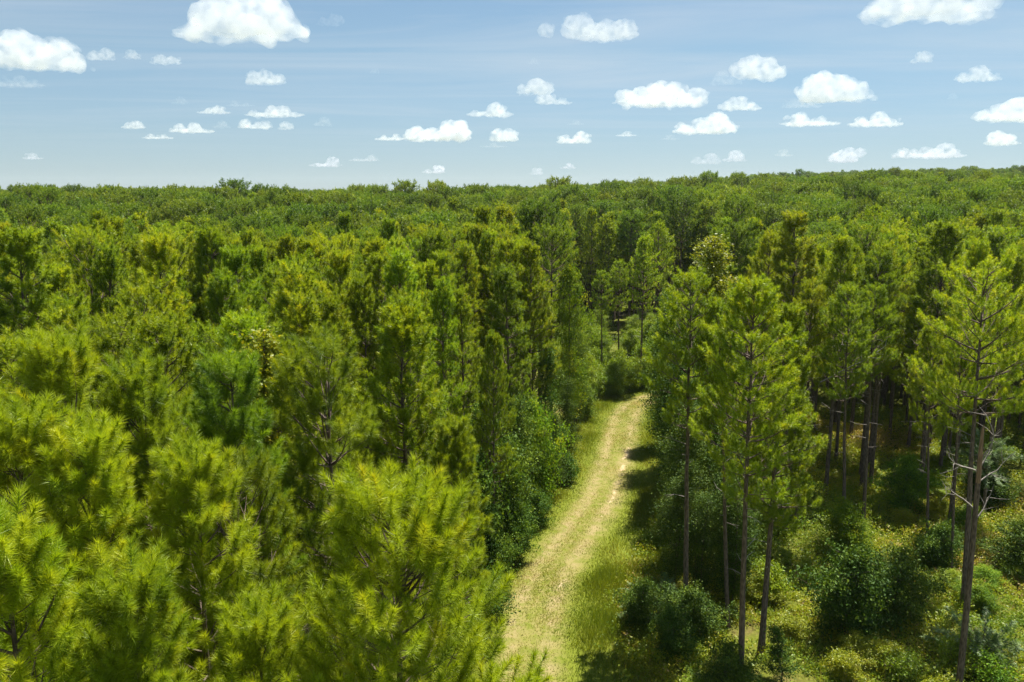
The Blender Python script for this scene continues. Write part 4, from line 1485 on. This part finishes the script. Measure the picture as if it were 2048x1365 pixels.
# left, right, top and bottom in the photograph; puffs along it as (place, height share); density; label
A, B = m_cloud, m_wisp
CLOUDS = [
    (352, 650, -14, 80, [(.1, .5), (.28, .85), (.45, 1), (.62, .95), (.76, .6)], A, 'largest white cumulus cloud, touching the top edge left of the middle'),
    (628, 690, 28, 52, [(.3, .7), (.75, 1)], B, 'torn wisp trailing off the right end of the largest cloud'),
    (-40, 168, 64, 138, [(.2, .9), (.42, 1), (.6, .6), (.76, .85), (.93, .45)], A, 'big white cloud cut by the left edge'),
    (174, 240, 97, 121, [(.2, .8), (.65, 1)], A, 'small cloud with two humps right of the big left-edge cloud'),
    (245, 283, 99, 118, [(.5, 1)], A, 'small puff in the middle of the row of three left puffs'),
    (296, 368, 108, 129, [(.3, 1), (.7, .8)], A, 'flat small puff ending the row of three left puffs'),
    (-30, 95, 150, 174, [(.2, .6), (.55, 1), (.8, .7)], B, 'thin ragged cloud at the left edge under the big white one'),
    (480, 572, 141, 170, [(.3, .9), (.6, 1), (.85, .8)], A, 'compact oval cloud alone below the largest cloud'),
    (236, 292, 240, 258, [(.4, .8), (.7, 1)], A, 'small peaked cloud farthest left in the low left cluster'),
    (280, 352, 266, 278, [(.3, .9), (.7, .8)], A, 'flat sliver of cloud at the bottom of the low left cluster'),
    (330, 430, 244, 266, [(.25, .9), (.6, 1), (.85, .4)], A, 'long low cloud in the middle of the low left cluster'),
    (392, 470, 211, 228, [(.3, .8), (.6, 1)], A, 'flat cloud on the left of the upper row in the low left cluster'),
    (445, 510, 201, 213, [(.4, 1), (.75, .7)], B, 'thin cloud topping the low left cluster'),
    (478, 612, 210, 234, [(.2, .6), (.5, .9), (.68, 1), (.88, .5)], A, 'widest cloud of the low left cluster'),
    (340, 384, 194, 209, [(.5, 1)], B, 'faint puff up and left of the low left cluster'),
    (422, 466, 241, 257, [(.5, 1)], B, 'faint small puff in the middle of the low left cluster'),
    (472, 550, 237, 258, [(.2, 1), (.6, .7), (.8, .8)], A, 'lumpy cloud under the widest one of the low left cluster'),
    (554, 593, 243, 260, [(.45, 1)], A, 'round little cloud on the right end of the low left cluster'),
    (622, 663, 234, 252, [(.35, .6), (.7, 1)], B, 'ragged little cloud right of the low left cluster'),
    (742, 812, 264, 281, [(.35, .7), (.75, .8)], A, 'flat left tail of the long mid-sky cloud'),
    (795, 945, 240, 282, [(.2, .75), (.45, .65), (.75, 1), (.9, .75)], A, 'long lumpy cloud low in the sky left of the middle'),
    (918, 1022, 205, 233, [(.3, .45), (.72, 1), (.9, .6)], A, 'cloud with one sharp peak just left of the middle'),
    (975, 1043, 256, 284, [(.3, .9), (.65, 1)], A, 'round cloud low in the middle of the sky'),
    (955, 1020, 285, 295, [(.5, 1)], B, 'thin flat streak under the round low middle cloud'),
    (1077, 1114, 46, 75, [(.4, 1)], A, 'small separate puff at the left of the upper middle cloud'),
    (1108, 1276, 33, 79, [(.28, 1), (.45, .7), (.65, .85), (.88, .85)], A, 'bright cloud high in the sky right of the middle'),
    (1027, 1110, 156, 190, [(.2, .6), (.55, 1), (.8, .8)], A, 'upper half of the stepped pair of clouds in the middle'),
    (1062, 1145, 186, 209, [(.35, 1), (.75, .6)], A, 'lower half of the stepped pair of clouds in the middle'),
    (1208, 1420, 161, 213, [(.15, .65), (.35, .8), (.55, 1), (.72, .7), (.9, .7)], A, 'long three-humped cloud right of the middle'),
    (1428, 1527, 192, 221, [(.25, .7), (.5, 1), (.8, .6)], A, 'low oval cloud right of the three-humped one'),
    (1418, 1482, 142, 170, [(.4, 1), (.8, .7)], B, 'soft left shoulder of the tall round cloud'),
    (1455, 1573, 110, 160, [(.2, .7), (.42, 1), (.65, .9), (.88, .6)], A, 'rounded cloud high up in the right half'),
    (1590, 1742, 145, 206, [(.15, .6), (.35, 1), (.6, .9), (.85, .5)], A, 'tall domed cloud in the right half of the sky'),
    (1558, 1650, 192, 216, [(.3, .8), (.7, .9)], B, 'thin skirt at the left foot of the domed cloud'),
    (1816, 1870, 102, 126, [(.35, .5), (.65, 1)], A, 'little pointed cloud high on the right'),
    (1902, 2005, 132, 163, [(.2, .6), (.5, 1), (.8, .6)], A, 'ragged cloud high near the right edge'),
    (1892, 1918, 186, 199, [(.5, 1)], B, 'tiny puff under the ragged cloud near the right edge'),
    (1714, 2002, -42, 40, [(.15, .6), (.35, .95), (.6, 1), (.85, .6)], A, 'big white cloud cut by the top edge on the right'),
    (1930, 2090, 195, 243, [(.2, .55), (.45, .75), (.65, 1), (.9, .8)], A, 'broad cloud cut by the right edge'),
    (1960, 2043, 262, 291, [(.35, 1), (.7, .8)], A, 'low white cloud near the right edge above the rise'),
    (1556, 1690, 224, 252, [(.3, 1), (.65, .7)], A, 'left half of the long flat cloud above the right woods'),
    (1680, 1800, 224, 253, [(.3, .7), (.65, 1), (.9, .6)], A, 'right half of the long flat cloud above the right woods'),
    (1334, 1475, 226, 268, [(.2, .55), (.5, .8), (.72, 1), (.88, .5)], A, 'sloping cloud with a peak near its right end'),
    (1319, 1363, 269, 280, [(.5, 1)], B, 'thin scrap under the sloping peaked cloud'),
    (1104, 1184, 262, 287, [(.3, .7), (.75, 1)], A, 'small double cloud low right of the middle'),
    (1229, 1277, 262, 273, [(.5, 1)], A, 'small flat lens of cloud low right of the middle'),
    (1133, 1172, 240, 250, [(.5, 1)], B, 'faint dash of cloud above the small double cloud'),
    (36, 85, 305, 319, [(.6, 1)], A, 'small cloud low over the left woods'),
    (614, 690, 313, 334, [(.25, .4), (.7, 1)], A, 'small humped cloud low over the middle-left woods'),
    (690, 760, 309, 323, [(.3, .6), (.8, 1)], B, 'ragged flat cloud right of the small humped one'),
    (840, 893, 330, 347, [(.3, .6), (.75, 1)], A, 'small cloud just above the treeline left of the middle'),
    (1122, 1160, 325, 338, [(.4, 1)], A, 'small puff just above the treeline right of the middle'),
    (1055, 1090, 335, 350, [(.5, 1)], B, 'faint puff touching the treeline in the middle'),
    (1372, 1440, 305, 328, [(.3, .6), (.75, 1)], B, 'pale ragged cloud low over the start of the rise'),
    (1440, 1497, 300, 324, [(.5, 1)], A, 'pale rounded cloud low over the start of the rise'),
    (1650, 1722, 295, 326, [(.3, .7), (.65, 1)], A, 'pale peaked cloud resting on the treeline of the rise'),
    (1770, 1930, 286, 316, [(.2, .7), (.5, .8), (.75, 1), (.9, .6)], A, 'long pale cloud low above the rise'),
    (1545, 1590, 298, 313, [(.5, 1)], B, 'small pale puff low above the rise'),
    (736, 760, 136, 148, [(.5, 1)], B, 'tiny lone puff high left of the middle'),
    (1052, 1084, 117, 129, [(.5, 1)], B, 'faint speck of cloud between the two upper middle clouds'),
]


def make_cloud(x0, x1, y0, y1, puffs, mat, label, seed):
    r = np.random.default_rng(seed)
    import bmesh
    base = ray((x0 + x1) / 2, y1)
    alt = 1000.0
    t = alt / max(base[2], 1e-3)
    wid = (x1 - x0) / FPX * t
    hei = (y1 - y0) / FPX * t
    dep = min(.6 * wid, 3 * hei)
    bm = bmesh.new()
    for u, h in puffs:
        big = hei * h * .52
        for k in range(8):
            rad = big if k == 0 else hei * h * r.uniform(.16, .38)
            a = r.uniform(0, 6.28)
            cx = (u - .5) * wid * .9 + (big * 1.25 * math.cos(a) * r.uniform(.5, 1) if k else 0)
            cy_ = r.normal() * .25 * dep * (1 if k else .3)
            cz = hei * h - rad if k == 0 else max(rad * .4, (hei * h - rad) * r.uniform(.05, .95))
            cx = min(max(cx, -.5 * wid + rad), .5 * wid - rad) if wid > 2 * rad else 0
            bmesh.ops.create_icosphere(bm, subdivisions=3, radius=1, matrix=Matrix.Translation((cx, cy_, cz)) @ Matrix.Diagonal((1.25 * rad, 1.2 * rad, rad, 1)))
    # the level base that joins the puffs
    u0, u1 = puffs[0][0], puffs[-1][0]
    bmesh.ops.create_icosphere(bm, subdivisions=4, radius=1, matrix=Matrix.Translation((((u0 + u1) / 2 - .5) * wid * .9, 0, hei * .14)) @ Matrix.Diagonal((.47 * wid, .4 * dep, hei * .2, 1)))
    for v in bm.verts:
        if v.co.z < 0:
            v.co.z *= .2
    me = bpy.data.meshes.new('cloud')
    bm.to_mesh(me)
    bm.free()
    k = hei
    me.transform(Matrix.Scale(1 / k, 4) @ Matrix.Translation((seed * 7.3 * k, 0, 0)))     # each cloud its own stretch of the noise
    me.transform(Matrix.Translation((0, 0, 0)))
    me.materials.append(m_low if mat is m_cloud and y1 > 295 else mat)
    o = obj('cloud', me, None, (base[0] * t - seed * 7.3 * k, base[1] * t, CAM_H + alt))
    o.scale = (k, k, k)
    rm = o.modifiers.new('join', 'REMESH')
    rm.mode = 'VOXEL'
    rm.voxel_size = 0.04 if hei / t * FPX > 30 else .06
    for nm, sc, st in (('billows', .42, .34), ('lumps', .15, .16)):
        tx = bpy.data.textures.get('cloud_' + nm) or bpy.data.textures.new('cloud_' + nm, 'CLOUDS')
        tx.noise_scale = sc
        tx.noise_depth = 3
        dm = o.modifiers.new(nm, 'DISPLACE')
        dm.texture = tx
        dm.texture_coords = 'LOCAL'
        dm.strength = st
        dm.mid_level = .55
    rm = o.modifiers.new('close', 'REMESH')
    rm.mode = 'VOXEL'
    rm.voxel_size = 0.045 if hei / t * FPX > 30 else .07
    return tag(o, label, 'cloud', 'fair weather clouds')


for i, c in enumerate(CLOUDS):
    make_cloud(*c, seed=i + 1)
# ------------------------------------------------------------------ the air: a thin summer haze over the woods
def haze_box():
    m = bpy.data.materials.new('haze')
    t = nodes_of(m)
    out = node(t, 'ShaderNodeOutputMaterial')
    pv = node(t, 'ShaderNodeVolumePrincipled')
    pv.inputs['Color'].default_value = (.80, .90, 1.0, 1)
    pv.inputs['Density'].default_value = HAZE
    pv.inputs['Anisotropy'].default_value = 0.3
    t.links.new(pv.outputs[0], out.inputs['Volume'])
    x0, x1, y0, y1, z0, z1 = -3200, 3200, -300, 3900, -30, 90
    V = np.array([(x, y, z) for z in (z0, z1) for y in (y0, y1) for x in (x0, x1)], float)
    F = [(0, 2, 3, 1), (4, 5, 7, 6), (0, 1, 5, 4), (2, 6, 7, 3), (0, 4, 6, 2), (1, 3, 7, 5)]
    tag(obj('haze', poly_mesh('haze', V, F, m)), kind='stuff')


HAZE = 0.00006
haze_box()
